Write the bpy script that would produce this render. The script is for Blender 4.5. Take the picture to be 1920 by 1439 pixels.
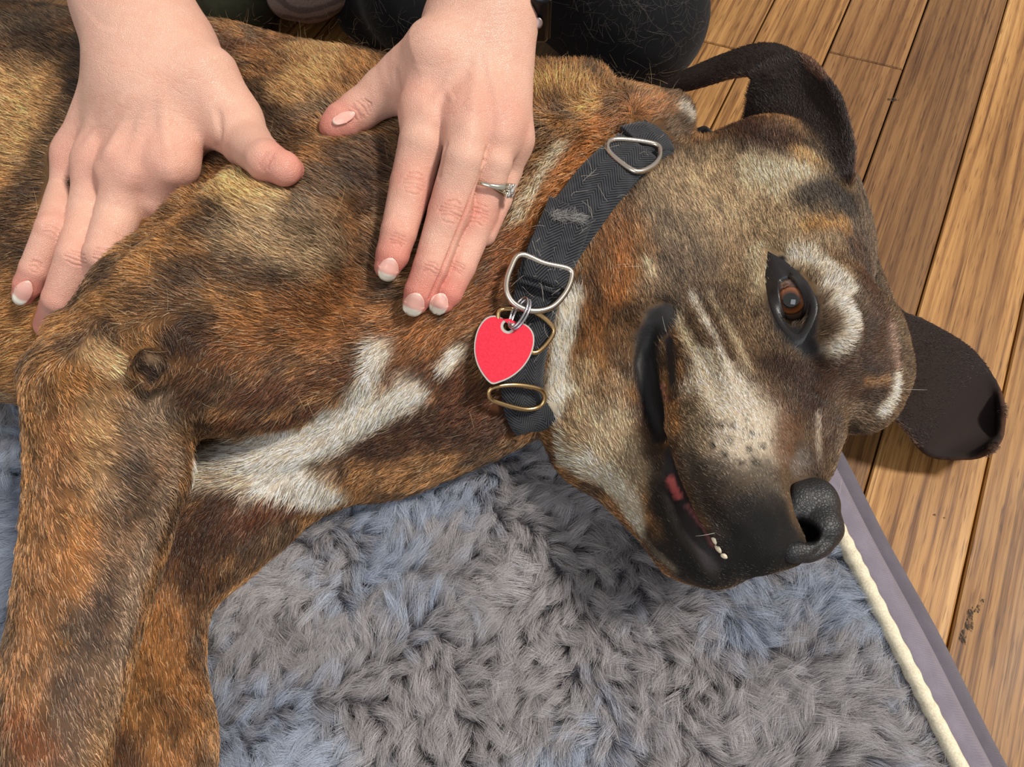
import bpy, bmesh, math
import numpy as np
from mathutils import Vector, Matrix
from mathutils.bvhtree import BVHTree

for _o in list(bpy.data.objects):
    bpy.data.objects.remove(_o)
SC = bpy.context.scene
COL = SC.collection
rng = np.random.default_rng(7)

# ---------------------------------------------------------------- camera
FPX, CX, CY, CAMH = 1442.0, 960.0, 719.5, 0.54
_p, _r = math.radians(61), math.radians(-8)
CF = np.array([0, math.cos(_p), -math.sin(_p)])
_r0 = np.array([1.0, 0, 0]); _u0 = np.cross(_r0, CF)
CR = math.cos(_r) * _r0 + math.sin(_r) * _u0
CU = -math.sin(_r) * _r0 + math.cos(_r) * _u0
CP = np.array([0, 0, CAMH])
cam_data = bpy.data.cameras.new('camera')
cam_data.sensor_fit = 'HORIZONTAL'; cam_data.sensor_width = 36.0
cam_data.lens = FPX / 1920 * 36.0
cam_data.clip_start = 0.01
cam_data.dof.use_dof = False
cam = bpy.data.objects.new('camera', cam_data); COL.objects.link(cam)
cam.matrix_world = Matrix([[CR[0], CU[0], -CF[0], CP[0]], [CR[1], CU[1], -CF[1], CP[1]],
                           [CR[2], CU[2], -CF[2], CP[2]], [0, 0, 0, 1]])
SC.camera = cam

# ---------------------------------------------------------------- light
world = bpy.data.worlds.new('world'); SC.world = world
world.use_nodes = True
_bg = world.node_tree.nodes['Background']
_bg.inputs[0].default_value = (1.0, 0.985, 0.96, 1); _bg.inputs[1].default_value = 0.46
def add_sun(name, direction, strength, angle, color):
    d = bpy.data.lights.new(name, 'SUN'); d.energy = strength; d.angle = math.radians(angle); d.color = color
    o = bpy.data.objects.new(name, d); COL.objects.link(o)
    o.rotation_euler = Vector(direction).to_track_quat('-Z', 'Y').to_euler()
    return o
sun = add_sun('sun', (-0.60, 0.02, -0.80), 3.7, 9, (1.0, 0.94, 0.85))
def add_window(name, loc, target, size, power, color):
    d = bpy.data.lights.new(name, 'AREA'); d.shape = 'RECTANGLE'; d.size, d.size_y = size
    d.energy = power; d.color = color
    o = bpy.data.objects.new(name, d); COL.objects.link(o)
    o.location = loc
    o.rotation_euler = (Vector(target) - Vector(loc)).to_track_quat('-Z', 'Y').to_euler()
    return o
window_light = add_window('window_light', (-0.5, -1.7, 1.9), (0, 0.2, 0.1), (1.4, 1.6), 19, (0.86, 0.93, 1.0))
SC.view_settings.view_transform = 'Standard'; SC.view_settings.look = 'None'
SC.view_settings.gamma = 1.0; SC.view_settings.use_curve_mapping = False
SC.view_settings.exposure = 0.0
SC.cycles.max_bounces = 7; SC.cycles.diffuse_bounces = 3; SC.cycles.glossy_bounces = 3; SC.cycles.transmission_bounces = 5
# ---------------------------------------------------------------- geometry helpers
def ray(x, y):
    return (x - CX) / FPX * CR - (y - CY) / FPX * CU + CF
def A(x, y, z):                       # a point of the place at height z
    d = ray(x, y); return CP + d * ((z - CAMH) / d[2])
def depth(p):
    return float((np.asarray(p) - CP) @ CF)
def mpp(p):                           # metres per pixel there
    return depth(p) / FPX
def proj(P):
    q = np.asarray(P) - CP; z = q @ CF
    return np.stack([CX + FPX * (q @ CR) / z, CY - FPX * (q @ CU) / z], -1)
# head frame: origin between the eyes, S = lateral axis (towards the dog's right side), F = towards the nose
HO = np.array([0.186, 0.212, 0.132])
HS = np.array([-0.38, 0.29, 0.875]); HS /= np.linalg.norm(HS)
HF = np.array([-0.17, -0.94, 0.24]); HF -= HS * (HF @ HS); HF /= np.linalg.norm(HF)
HU = np.cross(HS, HF)
def PH(x, y, s):                      # point of the head at lateral distance s (cm) from its middle plane
    d = ray(x, y); return CP + d * ((s * 0.01 - (CP - HO) @ HS) / (d @ HS))
def mirror(p):
    p = np.asarray(p, float); return p - 2 * ((p - HO) @ HS) * HS
def nrm(v):
    v = np.asarray(v, float); return v / (np.linalg.norm(v, axis=-1, keepdims=True) + 1e-12)

class SDF:
    def __init__(s, lo, hi, h):
        s.lo = np.array(lo, float); s.h = h
        s.n = np.ceil((np.array(hi) - s.lo) / h).astype(int) + 1
        s.v = np.full(s.n, 0.06, np.float32)
        s.ax = [(s.lo[i] + np.arange(s.n[i]) * h).astype(np.float32) for i in range(3)]
    def win(s, lo, hi):
        a = np.clip(np.floor((np.array(lo) - s.lo) / s.h).astype(int), 0, s.n)
        b = np.clip(np.ceil((np.array(hi) - s.lo) / s.h).astype(int) + 1, 0, s.n)
        if np.any(b <= a): return None, None
        sl = tuple(slice(a[i], b[i]) for i in range(3))
        X = s.ax[0][sl[0]][:, None, None]; Y = s.ax[1][sl[1]][None, :, None]; Z = s.ax[2][sl[2]][None, None, :]
        return sl, (X, Y, Z)
    def mix(s, sl, d, k, sub=False):
        v = s.v[sl]
        if sub:
            d = -d
            if k <= 0: s.v[sl] = np.maximum(v, d); return
            h = np.clip(0.5 - 0.5 * (v - d) / k, 0, 1); s.v[sl] = v + (d - v) * h + k * h * (1 - h); return
        if k <= 0: s.v[sl] = np.minimum(v, d); return
        h = np.clip(0.5 + 0.5 * (v - d) / k, 0, 1)
        s.v[sl] = v + (d - v) * h - k * h * (1 - h)
    def cap(s, a, b, ra, rb, k=0.01, zs=1.0, sub=False):
        a = np.asarray(a, float); b = np.asarray(b, float); R = max(ra, rb); m = R + max(k, 0.004) + 3 * s.h
        sl, g = s.win(np.minimum(a, b) - m, np.maximum(a, b) + m)
        if sl is None: return
        X, Y, Z = g; ab = b - a; ab2 = ab.copy(); ab2[2] /= zs
        L2 = float(ab2 @ ab2) + 1e-12
        px, py, pz = X - a[0], Y - a[1], (Z - a[2]) / zs
        t = np.clip((px * ab2[0] + py * ab2[1] + pz * ab2[2]) / L2, 0, 1)
        d = np.sqrt((px - t * ab2[0]) ** 2 + (py - t * ab2[1]) ** 2 + (pz - t * ab2[2]) ** 2) - (ra + (rb - ra) * t)
        if zs < 1: d = d * (0.5 + 0.5 * zs)
        s.mix(sl, d.astype(np.float32), k, sub)
    def chain(s, P, R, k=0.01, zs=1.0, sub=False):
        for i in range(len(P) - 1): s.cap(P[i], P[i + 1], R[i], R[i + 1], k, zs, sub)
    def ell(s, c, axes, rad, k=0.01, sub=False):     # axes: 3 unit vectors, rad: 3 radii
        c = np.asarray(c, float); R = max(rad); m = R + max(k, 0.004) + 3 * s.h
        sl, g = s.win(c - m, c + m)
        if sl is None: return
        X, Y, Z = g; q0 = q1 = 0
        for e, r in zip(axes, rad):
            w = (X - c[0]) * e[0] + (Y - c[1]) * e[1] + (Z - c[2]) * e[2]
            q0 = q0 + (w / r) ** 2; q1 = q1 + (w / r ** 2) ** 2
        k0 = np.sqrt(q0); d = k0 * (k0 - 1) / (np.sqrt(q1) + 1e-6)
        s.mix(sl, d.astype(np.float32), k, sub)
    def sheet(s, P, th, k=0.006):                    # P: n x 3 dense points, th: radius (scalar or n)
        P = np.asarray(P, float); th = np.broadcast_to(th, (len(P),)); m = th.max() + max(k, 0.004) + 3 * s.h
        sl, g = s.win(P.min(0) - m, P.max(0) + m); X, Y, Z = g
        d = np.full((X.shape[0], Y.shape[1], Z.shape[2]), 0.05, np.float32)
        o = np.array([X[0, 0, 0], Y[0, 0, 0], Z[0, 0, 0]]); nn = d.shape
        w = int(math.ceil(m / s.h)) + 1
        for p, t in zip(P, th):
            c = np.round((p - o) / s.h).astype(int); a = np.maximum(c - w, 0); b = np.minimum(c + w + 1, nn)
            if np.any(b <= a): continue
            q = tuple(slice(a[i], b[i]) for i in range(3))
            dd = np.sqrt((X[q[0]] - p[0]) ** 2 + (Y[:, q[1]] - p[1]) ** 2 + (Z[:, :, q[2]] - p[2]) ** 2) - t
            d[q] = np.minimum(d[q], dd)
        s.mix(sl, d, k)
    def groove(s, P, w, amp, step=None):             # + amp = carve, - amp = raise, along a polyline
        P = resample(np.asarray(P, float), step or max(w * 0.35, s.h)); m = 2.6 * w
        sl, g = s.win(P.min(0) - m, P.max(0) + m)
        if sl is None: return
        X, Y, Z = g
        d = np.full((X.shape[0], Y.shape[1], Z.shape[2]), 9.0, np.float32)
        o = np.array([X[0, 0, 0], Y[0, 0, 0], Z[0, 0, 0]]); nn = d.shape; ww = int(math.ceil(m / s.h)) + 1
        tap = np.ones(len(P)); n = len(P); e = max(1, n // 5)
        tap[:e] = np.linspace(0.15, 1, e); tap[-e:] = np.linspace(1, 0.15, e)
        amt = np.zeros(d.shape, np.float32)
        for p, t in zip(P, tap):
            c = np.round((p - o) / s.h).astype(int); a = np.maximum(c - ww, 0); b = np.minimum(c + ww + 1, nn)
            if np.any(b <= a): continue
            q = tuple(slice(a[i], b[i]) for i in range(3))
            d2 = ((X[q[0]] - p[0]) ** 2 + (Y[:, q[1]] - p[1]) ** 2 + (Z[:, :, q[2]] - p[2]) ** 2) / (w * w)
            amt[q] = np.maximum(amt[q], t * np.exp(-d2))
        s.v[sl] += amp * amt
    def sample(s, P):
        q = (np.asarray(P, float) - s.lo) / s.h; q = np.clip(q, 0, s.n - 1.001); i = q.astype(int); f = (q - i).astype(np.float32)
        v = s.v; r = 0
        for dx in (0, 1):
            for dy in (0, 1):
                for dz in (0, 1):
                    w = (f[:, 0] if dx else 1 - f[:, 0]) * (f[:, 1] if dy else 1 - f[:, 1]) * (f[:, 2] if dz else 1 - f[:, 2])
                    r = r + w * v[i[:, 0] + dx, i[:, 1] + dy, i[:, 2] + dz]
        return r
    def grad(s, P, e=None):
        e = e or s.h; P = np.asarray(P, float)
        return nrm(np.stack([s.sample(P + d) - s.sample(P - d) for d in np.eye(3) * e], -1))
    def smooth(s, n=1):
        for _ in range(n):
            for ax in range(3):
                v = s.v; a = np.roll(v, 1, ax); b = np.roll(v, -1, ax)
                s.v = 0.5 * v + 0.25 * (a + b)
    def mesh(s):                                     # surface nets -> verts, quads
        v = s.v; n = v.shape; neg = v < 0
        cnt = np.zeros((n[0] - 1, n[1] - 1, n[2] - 1), np.int8)
        for dx in (0, 1):
            for dy in (0, 1):
                for dz in (0, 1):
                    cnt += neg[dx:n[0] - 1 + dx, dy:n[1] - 1 + dy, dz:n[2] - 1 + dz]
        act = (cnt > 0) & (cnt < 8)
        I = np.argwhere(act); idx = np.full(act.shape, -1, np.int32); idx[act] = np.arange(len(I))
        acc = np.zeros((len(I), 3)); num = np.zeros(len(I))
        cs = [(0,0,0),(1,0,0),(0,1,0),(1,1,0),(0,0,1),(1,0,1),(0,1,1),(1,1,1)]
        val = [v[I[:, 0] + c[0], I[:, 1] + c[1], I[:, 2] + c[2]] for c in cs]
        for a in range(8):
            for ax in range(3):
                if cs[a][ax]: continue
                b = a + (1, 2, 4)[ax]
                va, vb = val[a], val[b]; m = (va < 0) != (vb < 0)
                t = np.where(m, va / np.where(m, va - vb, 1), 0)
                p = np.tile(np.array(cs[a], float), (len(I), 1)); p[:, ax] += t
                acc[m] += p[m]; num[m] += 1
        V = s.lo + (I + acc / num[:, None]) * s.h
        Q = []
        for ax in range(3):
            u, w = (ax + 1) % 3, (ax + 2) % 3
            sl0 = [slice(None)] * 3; sl1 = [slice(None)] * 3
            sl0[ax] = slice(0, n[ax] - 1); sl1[ax] = slice(1, n[ax])
            e0, e1 = neg[tuple(sl0)], neg[tuple(sl1)]
            E_ = np.argwhere(e0 != e1)
            ok = (E_[:, u] > 0) & (E_[:, w] > 0) & (E_[:, u] < n[u] - 1) & (E_[:, w] < n[w] - 1); E_ = E_[ok]
            def cell(du, dw):
                c = E_.copy(); c[:, u] += du; c[:, w] += dw; return idx[c[:, 0], c[:, 1], c[:, 2]]
            q = np.stack([cell(-1, -1), cell(0, -1), cell(0, 0), cell(-1, 0)], 1)
            fl = ~e0[E_[:, 0], E_[:, 1], E_[:, 2]]
            q[fl] = q[fl][:, ::-1]
            Q.append(q)
        Q = np.concatenate(Q); Q = Q[(Q >= 0).all(1)]
        return V, Q

def resample(P, step):
    P = np.asarray(P, float); L = np.r_[0, np.cumsum(np.linalg.norm(np.diff(P, axis=0), axis=1))]
    n = max(2, int(L[-1] / step) + 1); t = np.linspace(0, L[-1], n)
    return np.stack([np.interp(t, L, P[:, i]) for i in range(P.shape[1])], 1)
def spline(P, n):                                    # Catmull-Rom through the points, n samples
    P = np.asarray(P, float); m = len(P); E = np.vstack([2 * P[0] - P[1], P, 2 * P[-1] - P[-2]])
    t = np.linspace(0, m - 1, n); i = np.minimum(t.astype(int), m - 2); f = (t - i)[:, None]
    a, b, c, d = E[i], E[i + 1], E[i + 2], E[i + 3]
    return 0.5 * (2 * b + (c - a) * f + (2 * a - 5 * b + 4 * c - d) * f ** 2 + (3 * b - a - 3 * c + d) * f ** 3)
def grid_surface(rows, nu, nv):                      # rows of 3-D control points -> nu x nv x 3
    R = np.array([spline(r, nv) for r in rows])
    return np.stack([spline(R[:, j], nu) for j in range(nv)], 1)

_H = np.random.default_rng(11).random((64, 64, 64)).astype(np.float32)
def noise(P, scale, off=0.0):
    q = np.asarray(P) / scale + off + 100.0; i = np.floor(q).astype(int); f = q - i; f = f * f * (3 - 2 * f); r = 0
    for dx in (0, 1):
        for dy in (0, 1):
            for dz in (0, 1):
                w = (f[..., 0] if dx else 1 - f[..., 0]) * (f[..., 1] if dy else 1 - f[..., 1]) * (f[..., 2] if dz else 1 - f[..., 2])
                r = r + w * _H[(i[..., 0] + dx) % 64, (i[..., 1] + dy) % 64, (i[..., 2] + dz) % 64]
    return r
def fbm(P, scale, off=0.0):
    return (noise(P, scale, off) + 0.5 * noise(P, scale / 2.1, off + 7.3) + 0.25 * noise(P, scale / 4.3, off + 3.1)) / 1.75
def sstep(a, b, x):
    t = np.clip((x - a) / (b - a), 0, 1); return t * t * (3 - 2 * t)
def lin(*c):                                         # sRGB 0-255 -> linear
    c = np.array(c, float) / 255
    return np.where(c <= 0.04045, c / 12.92, ((c + 0.055) / 1.055) ** 2.4)

# ---------------------------------------------------------------- object helpers
def mesh_obj(name, V, F, mat=None, parent=None, smooth=True, label=None, cat=None, kind=None, group=None):
    me = bpy.data.meshes.new(name)
    V = np.asarray(V, float)
    if isinstance(F, np.ndarray):
        k = F.shape[1]
        me.vertices.add(len(V)); me.vertices.foreach_set('co', V.astype(np.float32).ravel())
        me.loops.add(F.size); me.loops.foreach_set('vertex_index', F.astype(np.int32).ravel())
        me.polygons.add(len(F)); me.polygons.foreach_set('loop_start', np.arange(0, F.size, k, dtype=np.int32))
        me.update(calc_edges=True); me.validate()
    else:
        me.from_pydata([tuple(v) for v in V], [], [tuple(f) for f in F]); me.update()
    me.polygons.foreach_set('use_smooth', np.full(len(me.polygons), smooth))
    if mat: me.materials.append(mat)
    return link(name, me, parent, label, cat, kind, group)
def link(name, data, parent=None, label=None, cat=None, kind=None, group=None):
    o = bpy.data.objects.new(name, data); COL.objects.link(o)
    if parent is not None: o.parent = parent
    if label: o['label'] = label
    if cat: o['category'] = cat
    if kind: o['kind'] = kind
    if group: o['group'] = group
    return o
def vcol(o, C, name='col'):
    a = o.data.attributes.new(name, 'FLOAT_COLOR', 'POINT')
    C = np.c_[C, np.ones(len(C))] if C.shape[1] == 3 else C
    a.data.foreach_set('color', C.astype(np.float32).ravel())
def tri_of(Q):
    return np.concatenate([Q[:, [0, 1, 2]], Q[:, [0, 2, 3]]])
def sample_tris(V, T, n, w=None, seed=1):
    a, b, c = V[T[:, 0]], V[T[:, 1]], V[T[:, 2]]
    ar = np.linalg.norm(np.cross(b - a, c - a), axis=1)
    if w is not None: ar = ar * w
    r = np.random.default_rng(seed); cs = np.cumsum(ar); k = np.searchsorted(cs, r.random(n) * cs[-1]); k = np.minimum(k, len(T) - 1)
    u, v = r.random(n), r.random(n); f = u + v > 1; u[f] = 1 - u[f]; v[f] = 1 - v[f]
    return a[k] + (b[k] - a[k]) * u[:, None] + (c[k] - a[k]) * v[:, None], k
def tube(P, r, seg=10, closed=False):                # round tube along points; r scalar or per point
    P = np.asarray(P, float); n = len(P); r = np.broadcast_to(r, (n,))
    T = np.gradient(P, axis=0) if not closed else np.roll(P, -1, 0) - np.roll(P, 1, 0)
    T = nrm(T); up = np.array([0.3, 0.2, 0.93]); N = np.zeros_like(P)
    N[0] = nrm(np.cross(T[0], up) if abs(T[0] @ up) < 0.95 else np.cross(T[0], [1, 0, 0]))
    for i in range(1, n): N[i] = nrm(N[i - 1] - T[i] * (N[i - 1] @ T[i]))
    B = np.cross(T, N); a = np.linspace(0, 2 * math.pi, seg, endpoint=False)
    V = (P[:, None] + r[:, None, None] * (np.cos(a)[None, :, None] * N[:, None] + np.sin(a)[None, :, None] * B[:, None])).reshape(-1, 3)
    F = []
    for i in range(n if closed else n - 1):
        i2 = (i + 1) % n
        for j in range(seg): F.append((i * seg + j, i * seg + (j + 1) % seg, i2 * seg + (j + 1) % seg, i2 * seg + j))
    if not closed:
        F.append(tuple(range(seg))[::-1]); F.append(tuple((n - 1) * seg + j for j in range(seg)))
    return V, F
def merge(parts):
    V, F, o = [], [], 0
    for v, f in parts:
        V.append(np.asarray(v)); F += [tuple(i + o for i in q) for q in f]; o += len(v)
    return np.concatenate(V), F
def sheet_mesh(G, th):                               # closed slab from a grid of points n x m x 3
    n, m, _ = G.shape; du = np.gradient(G, axis=0); dv = np.gradient(G, axis=1); N = nrm(np.cross(du, dv))
    th = np.broadcast_to(th, (n, m))[..., None]
    V = np.concatenate([(G + N * th / 2).reshape(-1, 3), (G - N * th / 2).reshape(-1, 3)]); o = n * m; F = []
    for i in range(n - 1):
        for j in range(m - 1):
            a, b, c, d = i * m + j, i * m + j + 1, (i + 1) * m + j + 1, (i + 1) * m + j
            F.append((a, d, c, b)); F.append((o + a, o + b, o + c, o + d))
    for i in range(n - 1):
        for j in (0, m - 1):
            a, b = i * m + j, (i + 1) * m + j
            F.append((a, b, o + b, o + a)[::1 if j else -1])
    for j in range(m - 1):
        for i in (0, n - 1):
            a, b = i * m + j, i * m + j + 1
            F.append((a, b, o + b, o + a)[::-1 if i else 1])
    return V, F
def hair(name, parent, pos, radius, color, mat, label=None, kind='stuff', cat=None):
    N, k, _ = pos.shape
    h = bpy.data.hair_curves.new(name); h.add_curves([k] * N)
    h.attributes['position'].data.foreach_set('vector', pos.astype(np.float32).ravel())
    at = h.attributes.get('radius') or h.attributes.new('radius', 'FLOAT', 'POINT')
    at.data.foreach_set('value', np.ascontiguousarray(np.broadcast_to(radius, (N, k)), dtype=np.float32).ravel())
    ac = h.attributes.new('col', 'FLOAT_COLOR', 'CURVE')
    ac.data.foreach_set('color', np.c_[color, np.ones(N)].astype(np.float32).ravel())
    h.materials.append(mat)
    return link(name, h, parent, label, cat, kind)

# ---------------------------------------------------------------- material helpers
class MB:
    def __init__(s, name):
        s.m = bpy.data.materials.new(name); s.m.use_nodes = True; s.t = s.m.node_tree; s.t.nodes.clear()
        s.out = s.n('ShaderNodeOutputMaterial'); s.b = s.n('ShaderNodeBsdfPrincipled'); s.l(s.b.outputs[0], s.out.inputs[0])
    def n(s, kind, **kw):
        x = s.t.nodes.new(kind)
        for k, v in kw.items(): setattr(x, k, v)
        return x
    def l(s, a, b): s.t.links.new(a, b)
    def set(s, **kw):
        for k, v in kw.items():
            i = s.b.inputs[k.replace('_', ' ')]
            if hasattr(v, 'links') or isinstance(v, bpy.types.NodeSocket): s.l(v, i)
            else: i.default_value = (*v, 1) if (hasattr(v, '__len__') and len(v) == 3 and i.type == 'RGBA') else v
        return s
    def attr(s, name): a = s.n('ShaderNodeAttribute'); a.attribute_name = name; return a
    def coord(s, out='Object', scale=(1, 1, 1), rot=(0, 0, 0)):
        c = s.n('ShaderNodeTexCoord'); m = s.n('ShaderNodeMapping'); m.inputs['Scale'].default_value = scale; m.inputs['Rotation'].default_value = rot
        s.l(c.outputs[out], m.inputs[0]); return m.outputs[0]
    def noise(s, vec, scale, detail=4, rough=0.55, dist=0):
        x = s.n('ShaderNodeTexNoise'); x.inputs['Scale'].default_value = scale; x.inputs['Detail'].default_value = detail
        x.inputs['Roughness'].default_value = rough; x.inputs['Distortion'].default_value = dist
        if vec is not None: s.l(vec, x.inputs['Vector'])
        return x.outputs['Fac']
    def ramp(s, fac, stops):
        x = s.n('ShaderNodeValToRGB'); e = x.color_ramp.elements
        while len(e) < len(stops): e.new(0.5)
        for el, (p, c) in zip(e, stops): el.position = p; el.color = (*c, 1) if len(c) == 3 else c
        s.l(fac, x.inputs[0]); return x.outputs[0]
    def mixc(s, fac, a, b, mode='MIX'):
        x = s.n('ShaderNodeMix', data_type='RGBA', blend_type=mode)
        for sock, v in ((x.inputs[0], fac), (x.inputs[6], a), (x.inputs[7], b)):
            if isinstance(v, bpy.types.NodeSocket): s.l(v, sock)
            elif hasattr(v, '__len__'): sock.default_value = (*v, 1) if len(v) == 3 else v
            else: sock.default_value = v
        return x.outputs[2]
    def bump(s, h, strength=0.3, dist=0.001, normal=None):
        x = s.n('ShaderNodeBump'); x.inputs['Strength'].default_value = strength; x.inputs['Distance'].default_value = dist
        s.l(h, x.inputs['Height'])
        if normal is not None: s.l(normal, x.inputs['Normal'])
        s.l(x.outputs[0], s.b.inputs['Normal']); return x.outputs[0]
    def math(s, op, a, b=0.0):
        x = s.n('ShaderNodeMath', operation=op)
        for sock, v in ((x.inputs[0], a), (x.inputs[1], b)):
            if isinstance(v, bpy.types.NodeSocket): s.l(v, sock)
            else: sock.default_value = v
        return x.outputs[0]
# ---------------------------------------------------------------- floor: strip planks
PAZ = 0.575; PW = 0.0735; POFF = -0.1105
PN = np.array([math.cos(PAZ), -math.sin(PAZ)]); PD = np.array([math.sin(PAZ), math.cos(PAZ)])
def wood_material(name, c1, c2, c3, dark):
    m = MB(name)
    oi = m.n('ShaderNodeObjectInfo')
    tc = m.n('ShaderNodeTexCoord')
    off = m.n('ShaderNodeVectorMath', operation='SCALE'); off.inputs[0].default_value = (13.7, 31.1, 5.3); m.l(oi.outputs['Random'], off.inputs['Scale'])
    add = m.n('ShaderNodeVectorMath', operation='ADD'); m.l(tc.outputs['Object'], add.inputs[0]); m.l(off.outputs[0], add.inputs[1])
    mp = m.n('ShaderNodeMapping'); mp.inputs['Scale'].default_value = (1, 0.085, 1); m.l(add.outputs[0], mp.inputs[0])
    big = m.noise(mp.outputs[0], 26, 3, 0.5, 0.6)
    # cathedral rings: wave bands warped by a slow noise
    wv = m.n('ShaderNodeTexWave', wave_type='BANDS', bands_direction='X', wave_profile='SAW')
    wv.inputs['Scale'].default_value = 24; wv.inputs['Distortion'].default_value = 5.0; wv.inputs['Detail'].default_value = 2.5
    wv.inputs['Detail Scale'].default_value = 0.7; m.l(mp.outputs[0], wv.inputs[0])
    mp2 = m.n('ShaderNodeMapping'); mp2.inputs['Scale'].default_value = (1, 0.03, 1); m.l(add.outputs[0], mp2.inputs[0])
    fine = m.noise(mp2.outputs[0], 520, 2, 0.6)
    mp3 = m.n('ShaderNodeMapping'); mp3.inputs['Scale'].default_value = (1, 0.05, 1); m.l(add.outputs[0], mp3.inputs[0])
    pores = m.noise(mp3.outputs[0], 900, 1, 0.5)
    base = m.ramp(big, [(0.3, c1), (0.52, c2), (0.72, c3)])
    ring = m.ramp(wv.outputs['Fac'], [(0.0, (1, 1, 1)), (0.62, (0.93, 0.90, 0.86)), (0.86, (0.62, 0.52, 0.42)), (1.0, (0.95, 0.93, 0.9))])
    c = m.mixc(0.85, base, ring, 'MULTIPLY')
    fr = m.ramp(fine, [(0.35, (0.66, 0.58, 0.5)), (0.55, (1, 1, 1))])
    c = m.mixc(0.75, c, fr, 'MULTIPLY')
    pr = m.ramp(pores, [(0.28, (0.35, 0.26, 0.18)), (0.4, (1, 1, 1))])
    c = m.mixc(0.7, c, pr, 'MULTIPLY')
    mp4 = m.n('ShaderNodeMapping'); mp4.inputs['Scale'].default_value = (1, 0.018, 1); m.l(add.outputs[0], mp4.inputs[0])
    streak = m.noise(mp4.outputs[0], 230, 3, 0.6, 0.4)
    c = m.mixc(0.85, c, m.ramp(streak, [(0.36, (0.40, 0.30, 0.20)), (0.45, (0.96, 0.95, 0.93)), (0.62, (1.08, 1.08, 1.06))]), 'MULTIPLY')
    tone = m.n('ShaderNodeHueSaturation'); m.l(c, tone.inputs['Color'])
    mr = m.n('ShaderNodeMapRange'); mr.inputs['To Min'].default_value = 0.84 * dark; mr.inputs['To Max'].default_value = 1.1 * dark
    m.l(oi.outputs['Random'], mr.inputs[0]); m.l(mr.outputs[0], tone.inputs['Value'])
    wear = m.noise(m.coord('Object', (1, 0.4, 1)), 11, 4, 0.6)
    wr = m.ramp(wear, [(0.3, (0.42, 0.42, 0.42)), (0.7, (0.62, 0.62, 0.62))])
    m.set(Base_Color=tone.outputs[0], Roughness=wr)
    m.b.inputs['Specular IOR Level'].default_value = 0.35
    m.bump(fr, 0.15, 0.0004)
    return m.m
mat_wood = wood_material('oak_strip', lin(146, 104, 58), lin(176, 130, 76), lin(200, 156, 100), 1.0)
mat_wood_dark = wood_material('oak_strip_brown', lin(132, 92, 52), lin(150, 108, 64), lin(166, 122, 76), 0.88)
def simple(name, c, rough=0.6, metal=0.0, spec=0.5):
    m = MB(name); m.set(Base_Color=tuple(c), Roughness=rough, Metallic=metal); m.b.inputs['Specular IOR Level'].default_value = spec; return m.m
mat_gap = simple('floor_gap', lin(40, 26, 14), 0.9)

floor_obj = link('floor', None, kind='structure')
def plank_mesh(L, w):
    g = 0.0007; b = 0.0011; x0, x1, y0, y1 = g, w - g, g, L - g
    V = [(x0, y0, -.02), (x1, y0, -.02), (x1, y1, -.02), (x0, y1, -.02), (x0, y0, -b), (x1, y0, -b), (x1, y1, -b), (x0, y1, -b),
         (x0 + b, y0 + b, 0), (x1 - b, y0 + b, 0), (x1 - b, y1 - b, 0), (x0 + b, y1 - b, 0)]
    F = [(8, 9, 10, 11)] + [(i, (i + 1) % 4, 4 + (i + 1) % 4, 4 + i) for i in range(4)] + [(4 + i, 4 + (i + 1) % 4, 8 + (i + 1) % 4, 8 + i) for i in range(4)]
    return V, F
_pr = np.random.default_rng(3)
_cache = {}
JOINT = float(A(1620, 113, 0)[:2] @ PD)
for k in range(-16, 16):
    s0 = POFF + k * PW
    cuts = [-1.1]
    t = -1.1 + _pr.uniform(0.2, 0.9)
    if k == 1: cuts = [-1.1, -0.35, JOINT, JOINT + 0.82, 2.2]
    elif k in (2, 3, 4): cuts = [-1.1, -0.46 - 0.05 * k, 1.02 + 0.21 * k, 2.2]
    else:
        while t < 2.0: cuts.append(t); t += _pr.uniform(0.6, 1.25)
        cuts.append(2.2)
    for i in range(len(cuts) - 1):
        L = round(cuts[i + 1] - cuts[i], 3)
        if L not in _cache:
            me = bpy.data.meshes.new('plank'); V, F = plank_mesh(L, PW); me.from_pydata(V, [], F); me.update(); me.materials.append(mat_wood); _cache[L] = me
        me = _cache[L]
        if k == 1 and i == 1 or (k + i) % 7 == 3:
            me = me.copy(); me.materials[0] = mat_wood_dark
        o = link('plank', me, floor_obj)
        p = PN * s0 + PD * cuts[i]
        o.location = (p[0], p[1], 0); o.rotation_euler = (0, 0, -PAZ)
V = np.array([(-1.6, -1.3, -.012), (2.2, -1.3, -.012), (2.2, 2.2, -.012), (-1.6, 2.2, -.012), (-1.6, -1.3, -.03), (2.2, -1.3, -.03), (2.2, 2.2, -.03), (-1.6, 2.2, -.03)])
mesh_obj('subfloor', V, [(0, 1, 2, 3), (7, 6, 5, 4), (0, 4, 5, 1), (1, 5, 6, 2), (2, 6, 7, 3), (3, 7, 4, 0)], mat_gap, floor_obj, smooth=False)
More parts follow.
